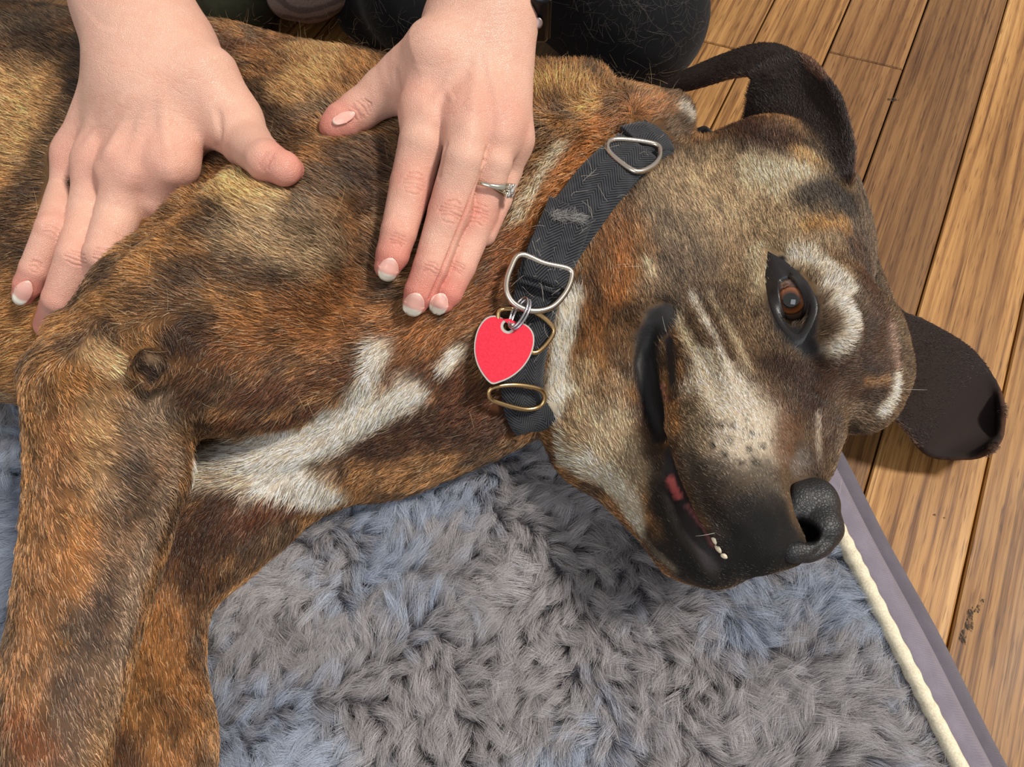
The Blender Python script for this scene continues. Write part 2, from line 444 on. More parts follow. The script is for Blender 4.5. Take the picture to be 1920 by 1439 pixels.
# dark scuffs and filler marks in the boards
m = MB('floor_scuff'); m.set(Base_Color=tuple(lin(50, 38, 26)), Roughness=.8)
m.set(Alpha=m.ramp(m.noise(m.coord('Object', (1, .35, 1), (0, 0, PAZ)), 900, 3), [(.45, (0, 0, 0)), (.6, (1, 1, 1))])); mat_scuff = m.m
def scuff(x, y, L, W, ang, seed):
    r = np.random.default_rng(seed); c = A(x, y, 0); n = 14; V = [(*c[:2], 0.0006)]
    for i in range(n):
        a = 2 * math.pi * i / n; q = r.uniform(0.45, 1.1)
        dx, dy = L * math.cos(a) * q, W * math.sin(a) * q
        V.append((c[0] + dx * math.cos(ang) - dy * math.sin(ang), c[1] + dx * math.sin(ang) + dy * math.cos(ang), 0.0003))
    mesh_obj('scuff_mark', V, [(0, 1 + i, 1 + (i + 1) % n) for i in range(n)], mat_scuff, floor_obj)
_pa = math.atan2(PD[1], PD[0])
scuff(1674, 187, 0.007, 0.003, -0.2, 1); scuff(1818, 1165, 0.013, 0.0032, _pa + .12, 2); scuff(1834, 1140, 0.008, 0.002, _pa - .3, 5)
scuff(1752, 966, 0.0016, 0.001, 0, 3); scuff(1771, 972, 0.0013, 0.001, 0, 4); scuff(1806, 1196, 0.006, 0.0028, _pa + .3, 6)

# ---------------------------------------------------------------- dog bed
BED_Z = 0.058
BE = nrm([-0.153, 0.988]); BN = np.array([BE[1], -BE[0]])
BU0, BU1, BV0, BV1 = -0.86, 0.206, -0.52, 0.50
def bed_path(off, n=10, rad=0.07):
    u0, u1, v0, v1 = BU0 - off, BU1 + off, BV0 - off, BV1 + off; r = rad + off; P = []
    for cx_, cy_, a0 in ((u1 - r, v0 + r, -90), (u1 - r, v1 - r, 0), (u0 + r, v1 - r, 90), (u0 + r, v0 + r, 180)):
        for i in range(n + 1):
            a = math.radians(a0 + 90 * i / n); P.append((cx_ + r * math.cos(a), cy_ + r * math.sin(a)))
    P = np.array(P); P = np.vstack([P, P[:1]])
    return resample(P, 0.012)[:-1]
def bed_w(P2, z):
    P2 = np.asarray(P2); q = P2[:, :1] * BN + P2[:, 1:] * BE; return np.c_[q, np.broadcast_to(z, (len(q),))]
def bed_sweep(profile, n=10):                         # profile: (offset, z) rows swept round the rounded rectangle
    base = bed_path(0.0); m = len(base)
    T = nrm(np.roll(base, -1, 0) - np.roll(base, 1, 0)); N = np.c_[T[:, 1], -T[:, 0]]
    # gentle waviness of stuffed cloth
    wv = np.array([math.sin(i * 0.55) * 0.5 + math.sin(i * 0.23 + 1) * 0.5 for i in range(m)])
    V = []
    for o, z, wgt in profile: V.append(bed_w(base + N * (o + 0.0012 * wgt * wv)[:, None], z))
    V = np.stack(V, 1).reshape(-1, 3); k = len(profile); F = []
    for i in range(m):
        i2 = (i + 1) % m
        for j in range(k - 1): F.append((i * k + j, i * k + j + 1, i2 * k + j + 1, i2 * k + j)[::-1])
    return V, F
def twill(name, c):
    m = MB(name)
    w = m.n('ShaderNodeTexWave', wave_type='BANDS', bands_direction='DIAGONAL'); w.inputs['Scale'].default_value = 480
    tc = m.n('ShaderNodeTexCoord'); m.l(tc.outputs['Object'], w.inputs[0])
    nz = m.noise(m.coord('Object'), 70, 3); nf = m.noise(m.coord('Object'), 1800, 2)
    cc = m.ramp(nz, [(0.3, tuple(np.array(c) * 0.88)), (0.7, tuple(np.array(c) * 1.1))])
    cc = m.mixc(0.35, cc, m.ramp(w.outputs['Fac'], [(0.2, (0.68, 0.68, 0.7)), (0.8, (1, 1, 1))]), 'MULTIPLY')
    cc = m.mixc(0.25, cc, m.ramp(nf, [(0.3, (0.6, 0.6, 0.6)), (0.7, (1.25, 1.25, 1.25))]), 'MULTIPLY')
    m.set(Base_Color=cc, Roughness=0.9); m.b.inputs['Specular IOR Level'].default_value = 0.15
    m.b.inputs['Sheen Weight'].default_value = 0.25
    m.bump(w.outputs['Fac'], 0.25, 0.0004)
    return m.m
mat_twill = twill('grey_twill', lin(122, 114, 126)); mat_twill2 = twill('grey_twill_base', lin(92, 86, 96))
bed = link('dog_bed', None, label='grey plush dog bed with cream piping lying on the wood floor', cat='dog bed')
V, F = bed_sweep([(-0.012, 0.045, 0), (0.0, BED_Z + .002, 0), (0.006, BED_Z + .003, 0), (0.013, BED_Z + .001, .4), (0.021, BED_Z - .006, .8), (0.027, BED_Z - .015, 1), (0.029, BED_Z - .024, 1), (0.025, BED_Z - .030, .6), (0.0, BED_Z - .032, 0)])
mesh_obj('side_border', V, F, mat_twill, bed)
V, F = bed_sweep([(0.0, 0.031, 0), (0.022, 0.030, 0), (0.030, 0.030, .5), (0.038, 0.027, 1), (0.046, 0.021, 1.5), (0.0495, 0.013, 1.5), (0.048, 0.005, 1), (0.042, 0.0008, 0), (-.02, 0.0008, 0)])
mesh_obj('base_cushion', V, F, mat_twill2, bed)
# cream piping with stitched puckers
bp = bed_path(0.0); bp = resample(np.vstack([bp, bp[:1]]), 0.0016)[:-1]
jj = np.arange(len(bp)); pr = 0.0047 + 0.00035 * np.sin(jj * 0.9 + 2 * np.sin(jj * 0.11)) * (0.3 + 0.7 * (np.sin(jj * 0.037) > 0)) + 0.0003 * np.sin(jj * .05)
m = MB('cream_piping'); nz = m.noise(m.coord('Object'), 900, 3)
m.set(Base_Color=m.ramp(nz, [(0.3, lin(196, 184, 158)), (0.7, lin(228, 218, 194))]), Roughness=0.85); m.bump(nz, 0.3, 0.0004)
V, F = tube(bed_w(bp, BED_Z + 0.0055), pr, 8, closed=True)
mesh_obj('piping', V, F, m.m, bed)
# plush top (backing cloth); its pile is grown further down
m = MB('plush_backing'); m.set(Base_Color=tuple(lin(82, 80, 86)), Roughness=1.0); mat_plush_back = m.m
gu = np.linspace(BU0 + 0.002, BU1 - 0.002, 120); gv = np.linspace(BV0 + 0.002, BV1 - 0.002, 120)
GU, GV = np.meshgrid(gu, gv, indexing='ij')
def bed_height(u, v):
    P3 = np.stack([u, v, np.zeros_like(u)], -1)
    e = np.minimum(np.minimum(u - BU0, BU1 - u), np.minimum(v - BV0, BV1 - v))
    return BED_Z - 0.002 + 0.007 * (fbm(P3, 0.055) - 0.5) * np.clip(e / 0.04, 0, 1)
GZ = bed_height(GU, GV)
P3 = bed_w(np.c_[GU.ravel(), GV.ravel()], GZ.ravel()); nu_, nv_ = GU.shape
ii, jj = np.meshgrid(np.arange(nu_ - 1), np.arange(nv_ - 1), indexing='ij'); a = (ii * nv_ + jj).ravel()
mesh_obj('plush_top', P3, np.stack([a, a + nv_, a + nv_ + 1, a + 1], 1), mat_plush_back, bed)
# ---------------------------------------------------------------- dog body
dog_sdf = SDF((-0.56, -0.10, 0.004), (0.48, 0.70, 0.285), 0.0019)
D = dog_sdf
def ch(pts, k=0.02, zs=1.0):                          # chain of (px, py, z, radius in px)
    P = [A(x, y, z) for x, y, z, r in pts]; D.chain(P, [r * mpp(p) for p, (_, _, _, r) in zip(P, pts)], k, zs)
def hch(pts, k=0.012, both=False):                    # chain of (px, py, s cm, radius px) in the head
    P = [PH(x, y, s) for x, y, s, r in pts]; R = [r * mpp(p) for p, (_, _, _, r) in zip(P, pts)]
    if len(P) == 1: P, R = P * 2, R * 2
    D.chain(P, R, k)
    if both: D.chain([mirror(p) for p in P], R, k)
# rib cage, chest, neck
ch([(-420, 290, .128, 420), (-60, 355, .130, 400), (300, 385, .130, 392), (620, 455, .128, 400), (800, 470, .124, 345)], .03, .60)
ch([(800, 470, .124, 335), (1000, 430, .120, 285), (1150, 440, .118, 250)], .03, .60)
ch([(560, 700, .095, 240), (800, 660, .098, 205), (980, 610, .105, 175)], .03, .55)    # brisket
ch([(500, 862, .086, 92), (720, 822, .088, 78), (970, 730, .090, 72)], .03)          # lower chest edge
ch([(1000, 225, .145, 90), (1085, 212, .15, 82)], .02)                                # scruff
ch([(1110, 262, .150, 76), (1180, 238, .158, 62), (1256, 218, .160, 42)], .015)                              # neck fold behind the ear
# lower foreleg
ch([(560, 875, .086, 85), (420, 962, .088, 104), (284, 1110, .088, 92), (256, 1250, .088, 102), (263, 1400, .088, 118), (290, 1600, .086, 108)], .02)
ch([(470, 950, .088, 58), (436, 980, .088, 50), (390, 1040, .088, 52)], .02)
# upper foreleg lying on top: shoulder, upper arm, elbow, forearm
ch([(660, 450, .160, 190), (490, 530, .184, 200), (340, 620, .192, 175), (210, 690, .192, 125)], .010)
ch([(620, 620, .160, 130), (470, 680, .170, 120), (340, 730, .174, 92)], .012)
ch([(215, 740, .188, 148), (209, 880, .178, 138)], .008)
ch([(209, 880, .178, 138), (176, 1040, .166, 121), (140, 1200, .155, 110), (100, 1400, .143, 102), (62, 1600, .132, 98)], .002)
ch([(150, 676, .198, 68), (190, 660, .204, 64)], .02)                                 # elbow point
ch([(280, 690, .226, 34), (283, 678, .232, 27)], .006)                                # callus
# paws (below the frame)
def paw(end, d, r, z):
    end = np.asarray(end, float); d = nrm(d); sd = np.array([-d[1], d[0], 0])
    D.cap(end, end + d * .035 + np.array([0, 0, z]), r, r * 1.12, .012)
    for k in (-1.5, -.5, .5, 1.5):
        b0 = end + d * .045 + sd * k * r * .52 + np.array([0, 0, z - .004]); D.cap(b0, b0 + d * (.026 - .004 * abs(k)), .013, .011, .006)
paw(A(62, 1600, .132), np.array([-.05, -1, -.1]), .026, -.012); paw(A(290, 1600, .086), np.array([.1, -1, 0]), .027, -.002)
# ---- head
hch([(1390, 405, 2, 145), (1440, 430, 1, 155), (1478, 485, 0, 146)], .02)             # cranium
hch([(1440, 330, 4, 100), (1515, 380, 3, 72)], .02)                                   # base of the ear
hch([(1300, 500, 3, 130), (1280, 600, 3, 105)], .025, True)                           # cheeks
hch([(1490, 540, 1.0, 130), (1512, 600, 0, 125)], .02)                                # forehead
hch([(1545, 575, 3.0, 60), (1560, 640, 2.6, 54)], .02)                                # near brow
hch([(1630, 640, -2.2, 54), (1638, 700, -2.6, 46), (1632, 742, -2.8, 42)], .02)       # far brow
hch([(1556, 600, 1.6, 72), (1596, 640, -.4, 70), (1622, 690, -1.8, 54)], .02)          # forehead between the brows
hch([(1530, 690, .6, 66), (1580, 720, -.8, 62), (1606, 756, -2.2, 44)], .02)
hch([(1420, 680, 0, 150), (1422, 820, 0, 128), (1424, 915, 0, 92)], .02)             # muzzle
hch([(1500, 720, 0, 58), (1478, 830, 0, 58), (1474, 900, 0, 50)], .014)               # bridge
hch([(1335, 690, 2.6, 95), (1350, 840, 2.8, 92), (1396, 960, 2.2, 74), (1432, 1012, 1.3, 50)], .014)   # near upper lip
hch([(1430, 900, -2.0, 82), (1448, 985, -1.4, 58)], .014)                             # far upper lip
hch([(1440, 1030, 1.0, 38), (1484, 1034, .6, 26)], .01)
hch([(1436, 980, 1.7, 46), (1458, 1012, 1.4, 34)], .01)
hch([(1150, 560, 3, 110), (1145, 700, 2, 100), (1165, 800, 1, 98), (1240, 930, .5, 72), (1300, 1010, .6, 68), (1340, 1046, .8, 52)], .02)  # lower jaw, throat
ch([(1100, 775, .098, 60), (1112, 836, .095, 58), (1180, 885, .10, 60)], .02)
# ears
def ear(rows, conv, n=64):
    return grid_surface([[conv(*p) for p in r] for r in rows], n, n)
earN = ear([[(1400, 225, 6.0), (1490, 285, 5.4), (1592, 335, 4.6)],
            [(1408, 178, 7.6), (1525, 185, 6.4), (1594, 262, 5.4)],
            [(1412, 142, 8.8), (1500, 108, 8.4), (1556, 160, 7.0)],
            [(1378, 140, 9.0), (1400, 114, 9.2), (1448, 86, 8.8)],
            [(1300, 163, 8.6), (1302, 150, 8.8), (1312, 124, 8.8)],
            [(1222, 182, 8.0), (1220, 180, 8.1), (1220, 178, 8.2)]], PH)
earF = ear([[(1640, 600, .085), (1640, 680, .080), (1640, 740, .072)],
            [(1690, 592, .075), (1695, 680, .068), (1670, 772, .058)],
            [(1750, 615, .058), (1752, 705, .042), (1702, 805, .040)],
            [(1822, 662, .036), (1815, 765, .020), (1745, 852, .022)],
            [(1868, 728, .024), (1864, 800, .012), (1825, 856, .024)],
            [(1880, 770, .030), (1874, 820, .022), (1855, 842, .034)]], A)
D.cap(mirror(PH(1500, 300, 4.2)), A(1662, 640, .074), .030, .014, .012)              # root of the far ear
D.cap(A(1645, 620, .080), A(1660, 735, .066), .012, .009, .012)
for G in (earN, earF): D.sheet(G.reshape(-1, 3), 0.0026, 0.008)
# creases (pixel polylines dropped on the surface)
def bvh_now():
    V, Q = D.mesh(); return V, Q, BVHTree.FromPolygons(V.tolist(), Q.tolist())
V_, Q_, BV = bvh_now()
def hit(x, y, lift=0.0):
    d = nrm(ray(x, y)); r = BV.ray_cast(Vector(CP), Vector(d))
    if r[0] is None: return A(x, y, 0.08), -d
    n = np.array(r[1]); n = n if n @ d < 0 else -n
    return np.array(r[0]) + n * lift, n
def line(pts, step=8): 
    return np.array([hit(x, y)[0] for x, y in resample(np.array(pts, float), step)])
def crease(pts, wpx, amp_mm):
    P = line(pts); D.groove(P, wpx * mpp(P[len(P) // 2]), amp_mm * 0.001)

# folds of the body
crease([(45, 640), (110, 590), (190, 500), (260, 440), (330, 385), (400, 318)], 34, 6)
crease([(380, 822), (460, 832), (560, 818), (650, 775), (725, 715), (770, 640)], 26, 7)
crease([(380, 790), (360, 850)], 14, 3)
crease([(450, 1010), (520, 985), (600, 962)], 22, 3)
crease([(985, 250), (950, 360), (925, 460)], 14, 3); crease([(1030, 235), (1000, 330), (955, 430)], 12, -3)
crease([(1075, 230), (1040, 300), (985, 400)], 12, 3)
crease([(560, 330), (640, 320), (720, 330)], 40, 3)
crease([(540, 240), (500, 300), (470, 330)], 30, 3); crease([(720, 330), (680, 430), (700, 560)], 40, 3)
crease([(300, 640), (250, 720), (265, 745), (320, 730)], 12, 2.5)
crease([(420, 870), (560, 850), (680, 770)], 20, -3); crease([(520, 905), (640, 850), (760, 770)], 14, 2)
# head: mouth, lips, wrinkles, eye socket
crease([(1222, 618), (1200, 680), (1218, 760), (1246, 830), (1262, 900), (1296, 980), (1338, 1050), (1352, 1090)], 11, 8)
crease([(1250, 600), (1236, 660), (1248, 740), (1272, 830), (1288, 900), (1325, 980), (1370, 1040)], 14, -2.5)
crease([(1195, 640), (1180, 720), (1205, 820), (1232, 910), (1270, 1000), (1315, 1070)], 13, -2)
crease([(1270, 590), (1320, 680), (1350, 760)], 12, 2.2); crease([(1295, 575), (1345, 660), (1378, 740)], 10, -1.8); crease([(1316, 560), (1365, 650), (1400, 720)], 9, 1.6)
crease([(1210, 590), (1240, 575), (1270, 580)], 12, 2)
crease([(1530, 760), (1512, 800), (1500, 870)], 12, 1.5)
crease([(1500, 640), (1530, 690), (1540, 740)], 16, 2.5)
crease([(1545, 520), (1600, 560), (1625, 620), (1610, 690)], 14, 1.8)
crease([(1590, 800), (1610, 812)], 12, 4)
V_, Q_, BV = bvh_now(); EYE_BV = BV
EYE_P, EYE_N = hit(1486, 562); _d = nrm(ray(1486, 562)); ER = .0125
ECTR = EYE_P + _d * (ER + .0012)
_ax = nrm(hit(1500, 640)[0] - hit(1474, 500)[0]); _ax = nrm(_ax - _d * (_ax @ _d)); _bx = np.cross(_d, _ax)
D.ell(EYE_P + _d * .001, [_ax, _bx, _d], (.0165, .0088, .012), .002, sub=True)
D.ell(ECTR, np.eye(3), (ER * 1.03,) * 3, .001, sub=True)
# ---------------------------------------------------------------- fibre material
def hair_mat(name, rough=.4, spec=.6):
    m = MB(name); a = m.attr('col'); m.set(Base_Color=a.outputs['Color'], Roughness=rough); m.b.inputs['Specular IOR Level'].default_value = spec
    tr = m.n('ShaderNodeBsdfTranslucent'); m.l(a.outputs['Color'], tr.inputs['Color']); mx = m.n('ShaderNodeMixShader'); mx.inputs[0].default_value = .22
    m.l(m.b.outputs[0], mx.inputs[1]); m.l(tr.outputs[0], mx.inputs[2]); m.l(mx.outputs[0], m.out.inputs[0]); return m.m
mat_fur = hair_mat('dog_fur')
N_FUR, N_PILE = 640000, 560000
# ---------------------------------------------------------------- dog mesh and coat
V, Q = D.mesh()
# hindquarters continue the trunk beyond the left of the frame (coarser grid, same surface)
HQ = SDF((-1.05, .02, .012), (-.46, .80, .26), .004)
HQ.chain([(-.387, .459, .130), (-.56, .531, .128), (-.70, .56, .125), (-.84, .57, .125)], [.161, .168, .135, .115], .03, .60)
HQ.chain([(-.84, .52, .140), (-.72, .36, .150), (-.70, .33, .145)], [.092, .068, .052], .03); HQ.chain([(-.70, .33, .145), (-.82, .22, .125), (-.80, .10, .105)], [.048, .028, .026], .012)
HQ.chain([(-.80, .50, .100), (-.66, .34, .095)], [.08, .05], .03); HQ.chain([(-.66, .34, .095), (-.74, .20, .088), (-.70, .08, .085)], [.045, .027, .027], .012)
HQ.cap((-.80, .10, .100), (-.76, .06, .092), .028, .026, .01); HQ.cap((-.70, .08, .085), (-.66, .05, .085), .028, .026, .01)
HQ.chain([(-.92, .57, .115), (-.99, .48, .095), (-1.0, .34, .085)], [.026, .018, .010], .012)
V2, Q2 = HQ.mesh(); V, Q = np.concatenate([V, V2]), np.concatenate([Q, Q2 + len(V)])
dog_V, dog_Q = V, Q
BV = BVHTree.FromPolygons(V.tolist(), Q.tolist())
TAN, GOLD, DARK, GREY, ORG, WHT, DEEP, BLK = [lin(*c) for c in ((172, 122, 66), (192, 150, 96), (62, 44, 32), (178, 153, 118), (146, 94, 48), (226, 216, 200), (66, 38, 22), (24, 22, 22))]
LGREY = lin(210, 190, 158); MGREY = lin(120, 102, 82); RED = lin(92, 52, 28); EAR = lin(92, 62, 46); EARIN = lin(34, 21, 17)
# markings, some with painted shade: (points in the photograph dropped onto the coat, radius px, colour, strength)
MARKS = [
 # ribs and back
 ([(-60, 60), (60, 40), (120, 30)], 60, MGREY, .7), ([(20, 170), (60, 260)], 95, GOLD, .85), ([(170, 110), (130, 200), (70, 320), (10, 430)], 34, DARK, .75),
 ([(-10, 520), (40, 600), (0, 700)], 70, TAN, .8), ([(60, 450), (20, 480)], 30, DARK, .6), ([(10, 740), (40, 770)], 40, GREY, .5),
 ([(380, 50), (440, 90)], 40, RED, .7), ([(480, 100), (540, 70)], 30, ORG, .5), ([(610, 80), (600, 130), (560, 170)], 42, GOLD, .85), ([(690, 110), (660, 180)], 36, TAN, .6),
 ([(470, 190), (520, 240), (560, 270)], 36, DARK, .7), ([(440, 130), (400, 100)], 30, DARK, .5), ([(640, 290), (720, 300), (680, 380)], 44, DEEP, .7), ([(620, 190), (580, 215)], 30, MGREY, .6),
 # shoulder and upper arm
 ([(430, 330), (480, 370)], 62, lin(212, 172, 112), .85), ([(330, 420), (260, 490)], 42, TAN, .7), ([(520, 420), (450, 450), (580, 470)], 62, GREY, .6),
 ([(330, 520), (420, 500), (520, 540)], 46, DARK, .72), ([(250, 560), (330, 590)], 34, DARK, .55), ([(600, 400), (640, 460)], 50, lin(140, 118, 92), .7), ([(670, 430), (690, 520)], 46, lin(120, 84, 52), .6), ([(560, 330), (640, 360)], 40, lin(110, 84, 58), .6),
 ([(480, 620), (590, 600), (660, 560)], 66, ORG, .7), ([(420, 560), (480, 580)], 34, TAN, .5), ([(620, 640), (700, 600)], 40, ORG, .6), ([(470, 740), (560, 730), (650, 690)], 46, RED, .75), ([(420, 790), (520, 790), (600, 765)], 30, RED, .9),
 ([(340, 640), (400, 680), (350, 740)], 56, DEEP, .75), ([(430, 660), (480, 680)], 40, ORG, .45),
 ([(80, 625), (130, 600), (180, 560)], 40, TAN, .8), ([(180, 655), (212, 680)], 34, lin(204, 168, 124), .95), ([(90, 680), (130, 720)], 34, TAN, .7),
 ([(276, 686)], 50, DARK, .85), ([(286, 672)], 16, lin(150, 124, 98), .8),
 # forearm
 ([(110, 800), (95, 950), (70, 1100), (40, 1300)], 52, lin(154, 110, 70), .85), ([(190, 760), (180, 860), (210, 920)], 44, lin(188, 148, 102), .85),
 ([(270, 800), (255, 950), (220, 1080), (182, 1250), (150, 1400)], 62, lin(136, 112, 92), .7), ([(270, 770), (310, 800)], 44, MGREY, .7), ([(250, 880), (270, 900)], 40, DARK, .6), ([(215, 970), (250, 950)], 34, DARK, .65), ([(190, 1130), (175, 1200)], 34, lin(74, 58, 52), .75),
 ([(150, 1000), (130, 1090)], 34, lin(176, 120, 66), .7), ([(330, 850), (300, 950), (262, 1060), (230, 1200), (195, 1350)], 24, lin(150, 128, 108), .85), ([(140, 1290), (120, 1420)], 38, lin(100, 78, 64), .7), ([(30, 1350), (70, 1400)], 40, lin(128, 76, 40), .7), ([(210, 1290), (180, 1400)], 30, lin(150, 118, 84), .7),
 # lower leg; deep brown at its top is coat with shade painted in
 ([(440, 940), (360, 1010), (330, 1080)], 78, DEEP, .97), ([(560, 930), (480, 960)], 40, RED, .9), ([(300, 1160), (330, 1260), (330, 1400)], 80, lin(150, 102, 54), .85), ([(370, 1150), (360, 1240)], 24, DARK, .5), ([(300, 1310), (330, 1350)], 30, DARK, .5), ([(215, 1400), (240, 1439)], 40, DEEP, .8), ([(390, 1290), (398, 1400)], 16, lin(150, 112, 66), .6),
 # chest
 ([(700, 830), (820, 800), (940, 800)], 60, DEEP, .95), ([(720, 740), (800, 700), (860, 720), (920, 760)], 50, RED, .85), ([(820, 620), (880, 560), (900, 480)], 60, ORG, .8), ([(740, 640), (800, 600)], 40, ORG, .7),
 ([(360, 872), (470, 850), (580, 815), (660, 760), (700, 700), (706, 662)], 30, WHT, 1), ([(400, 876), (540, 858), (650, 805), (740, 755), (770, 738)], 36, WHT, 1), ([(490, 900), (570, 905), (622, 928)], 40, WHT, 1), ([(440, 870), (540, 865)], 36, WHT, 1), ([(380, 890), (460, 895)], 24, lin(190, 172, 150), .9), ([(832, 690), (850, 670), (862, 655)], 17, WHT, .95),
 # neck
 ([(1000, 170), (1060, 160), (1100, 190)], 44, lin(200, 150, 84), .9), ([(1010, 230), (1040, 260)], 26, MGREY, .6), ([(1060, 270), (1010, 340), (975, 400)], 18, lin(200, 184, 158), .8), ([(1140, 220), (1090, 290), (1030, 380), (990, 440)], 26, lin(170, 108, 50), .85), ([(1180, 200), (1240, 200)], 30, lin(168, 112, 60), .8), ([(1275, 205), (1290, 220)], 15, lin(200, 190, 176), .8), ([(960, 440), (940, 520), (900, 580)], 34, lin(132, 78, 36), .8), ([(880, 420), (900, 500)], 34, DEEP, .5),
 ([(1155, 430), (1130, 520), (1115, 620), (1095, 760)], 40, lin(128, 84, 42), .95), ([(1180, 470), (1160, 560)], 22, lin(170, 108, 52), .6), ([(1112, 520), (1120, 580)], 16, DARK, .6),
 # head
 ([(1330, 380), (1420, 400), (1480, 460)], 120, GREY, .8), ([(1440, 315), (1500, 330)], 58, LGREY, .9), ([(1300, 330), (1350, 300)], 40, GREY, .6), ([(1260, 420), (1300, 480)], 60, MGREY, .55), ([(1380, 460), (1400, 520)], 44, lin(140, 116, 84), .6),
 ([(1320, 240), (1400, 240), (1470, 275)], 40, lin(72, 42, 26), .92), ([(1220, 300), (1260, 270)], 26, lin(84, 58, 38), .7), ([(1500, 290), (1560, 330), (1590, 350)], 20, lin(176, 140, 88), .8),
 ([(1515, 372), (1560, 358), (1590, 390)], 36, lin(54, 44, 38), .9), ([(1520, 430), (1580, 420), (1600, 460)], 22, lin(172, 128, 66), .8), ([(1550, 400), (1570, 405)], 14, DARK, .4), ([(1610, 470), (1632, 540), (1655, 610)], 42, lin(74, 46, 28), .9), ([(1560, 480), (1600, 500)], 24, lin(120, 86, 52), .7),
 ([(1240, 520), (1230, 570)], 40, MGREY, .7), ([(1185, 620), (1180, 660)], 26, lin(110, 80, 50), .7), ([(1330, 560), (1400, 620), (1430, 690)], 46, lin(116, 92, 66), .75), ([(1430, 540), (1420, 480)], 26, LGREY, .6),
 ([(1272, 600), (1320, 690)], 14, LGREY, .85), ([(1300, 560), (1345, 640), (1370, 700)], 9, WHT, .7), ([(1215, 495), (1225, 520)], 14, LGREY, .7), ([(1284, 588), (1336, 682)], 7, DARK, .6), ([(1314, 560), (1362, 652), (1394, 712)], 7, DARK, .6), ([(1332, 556), (1384, 646), (1410, 700)], 8, LGREY, .7), ([(1246, 560), (1262, 590)], 9, DARK, .5), ([(1350, 545), (1400, 630)], 6, DARK, .5),  # wrinkle lines: their light ridges and shaded hollows painted as colour
 ([(1500, 478), (1550, 505), (1585, 545)], 24, lin(206, 196, 180), .85), ([(1575, 570), (1600, 600), (1590, 635), (1565, 655)], 24, WHT, .95), ([(1556, 540)], 20, WHT, .7),
 ([(1460, 690), (1520, 710), (1525, 760)], 54, lin(52, 29, 18), .92), ([(1440, 740), (1480, 780)], 30, lin(90, 60, 38), .6), ([(1590, 700), (1630, 640), (1650, 700)], 62, lin(66, 42, 27), .95), ([(1600, 735), (1640, 740)], 24, lin(70, 46, 30), .8), ([(1670, 620), (1680, 680)], 16, lin(150, 122, 110), .8), ([(1655, 768), (1674, 740), (1680, 715)], 18, WHT, .9), ([(1625, 715), (1660, 712)], 12, lin(176, 128, 76), .6), ([(1540, 790), (1575, 800), (1550, 840)], 24, lin(76, 54, 40), .85), ([(1534, 780), (1536, 860)], 8, lin(200, 186, 170), .6), ([(1512, 850), (1530, 880)], 26, lin(92, 78, 70), .8),
 # muzzle
 ([(1370, 740), (1410, 790), (1400, 840)], 74, lin(222, 210, 192), .9), ([(1320, 680), (1350, 760)], 34, lin(214, 200, 176), .85), ([(1300, 760), (1310, 840)], 30, lin(128, 114, 90), .8), ([(1480, 800), (1470, 850)], 34, lin(110, 76, 52), .75), ([(1505, 860), (1495, 880)], 22, lin(120, 112, 108), .7),
 ([(1350, 890), (1400, 910), (1440, 890)], 46, lin(84, 75, 66), .85), ([(1330, 920), (1380, 960), (1440, 950)], 40, lin(58, 52, 48), .9), ([(1380, 1010), (1440, 1000), (1480, 1040), (1440, 1060)], 50, BLK, .95), ([(1350, 970), (1400, 1060)], 30, BLK, .85),
 # lower jaw
 ([(1240, 1040), (1275, 1068), (1320, 1082), (1360, 1086)], 40, lin(40, 36, 34), .95),
 ([(1290, 1030), (1340, 1060), (1400, 1052), (1450, 1030)], 62, lin(28, 26, 26), .97), ([(1288, 870), (1312, 935), (1345, 990)], 26, lin(60, 52, 46), .85), ([(1225, 850), (1250, 930), (1290, 1000)], 34, lin(46, 40, 37), .9),
 ([(1130, 760), (1150, 830), (1180, 880)], 60, lin(184, 166, 138), .9), ([(1080, 860), (1130, 890), (1170, 930), (1200, 990)], 28, lin(214, 204, 184), .9), ([(1110, 680), (1130, 740)], 34, lin(150, 110, 64), .7), ([(1090, 700), (1080, 780), (1070, 830)], 26, lin(180, 156, 120), .7), ([(1200, 740), (1215, 800), (1225, 850)], 22, lin(72, 48, 34), .85), ([(1225, 900), (1250, 960)], 16, lin(96, 82, 66), .8), ([(1240, 930), (1280, 1020), (1325, 1066)], 36, lin(36, 32, 30), .97), ([(1400, 960), (1450, 985), (1480, 1010)], 40, lin(30, 28, 28), .95), ([(1205, 1000), (1230, 1040), (1260, 1065)], 12, lin(150, 138, 120), .6),
 ([(1072, 560), (1055, 640), (1046, 720), (1040, 780)], 27, lin(230, 222, 204), 1), ([(1052, 820), (1060, 860)], 16, lin(200, 188, 166), .9),
]
PITS = [(1374, 799), (1402, 789), (1370, 826), (1410, 814), (1404, 842), (1432, 838), (1352, 800), (1360, 852), (1390, 868), (1338, 836), (1420, 868)]
MARKS += [([q], 8, lin(30, 24, 22), .9) for q in PITS]
NAKED = [  # bare or nearly bare dark skin: lips, eye rims, spots
 ([(1242, 602), (1222, 630), (1214, 680), (1228, 750), (1250, 810)], 36, lin(30, 28, 29)), ([(1258, 850), (1268, 910), (1300, 980), (1340, 1050)], 26, lin(34, 27, 28)), ([(1255, 640), (1262, 720)], 16, lin(40, 36, 36)),
 ([(1462, 488), (1464, 500)], 13, lin(22, 20, 20)), ([(1464, 515), (1452, 560), (1466, 610)], 19, lin(24, 22, 23)), ([(1490, 520), (1522, 570), (1518, 620)], 18, lin(24, 22, 23)), ([(1490, 630), (1512, 648)], 31, lin(26, 24, 25)), ([(1590, 806), (1606, 808)], 12, BLK),
]
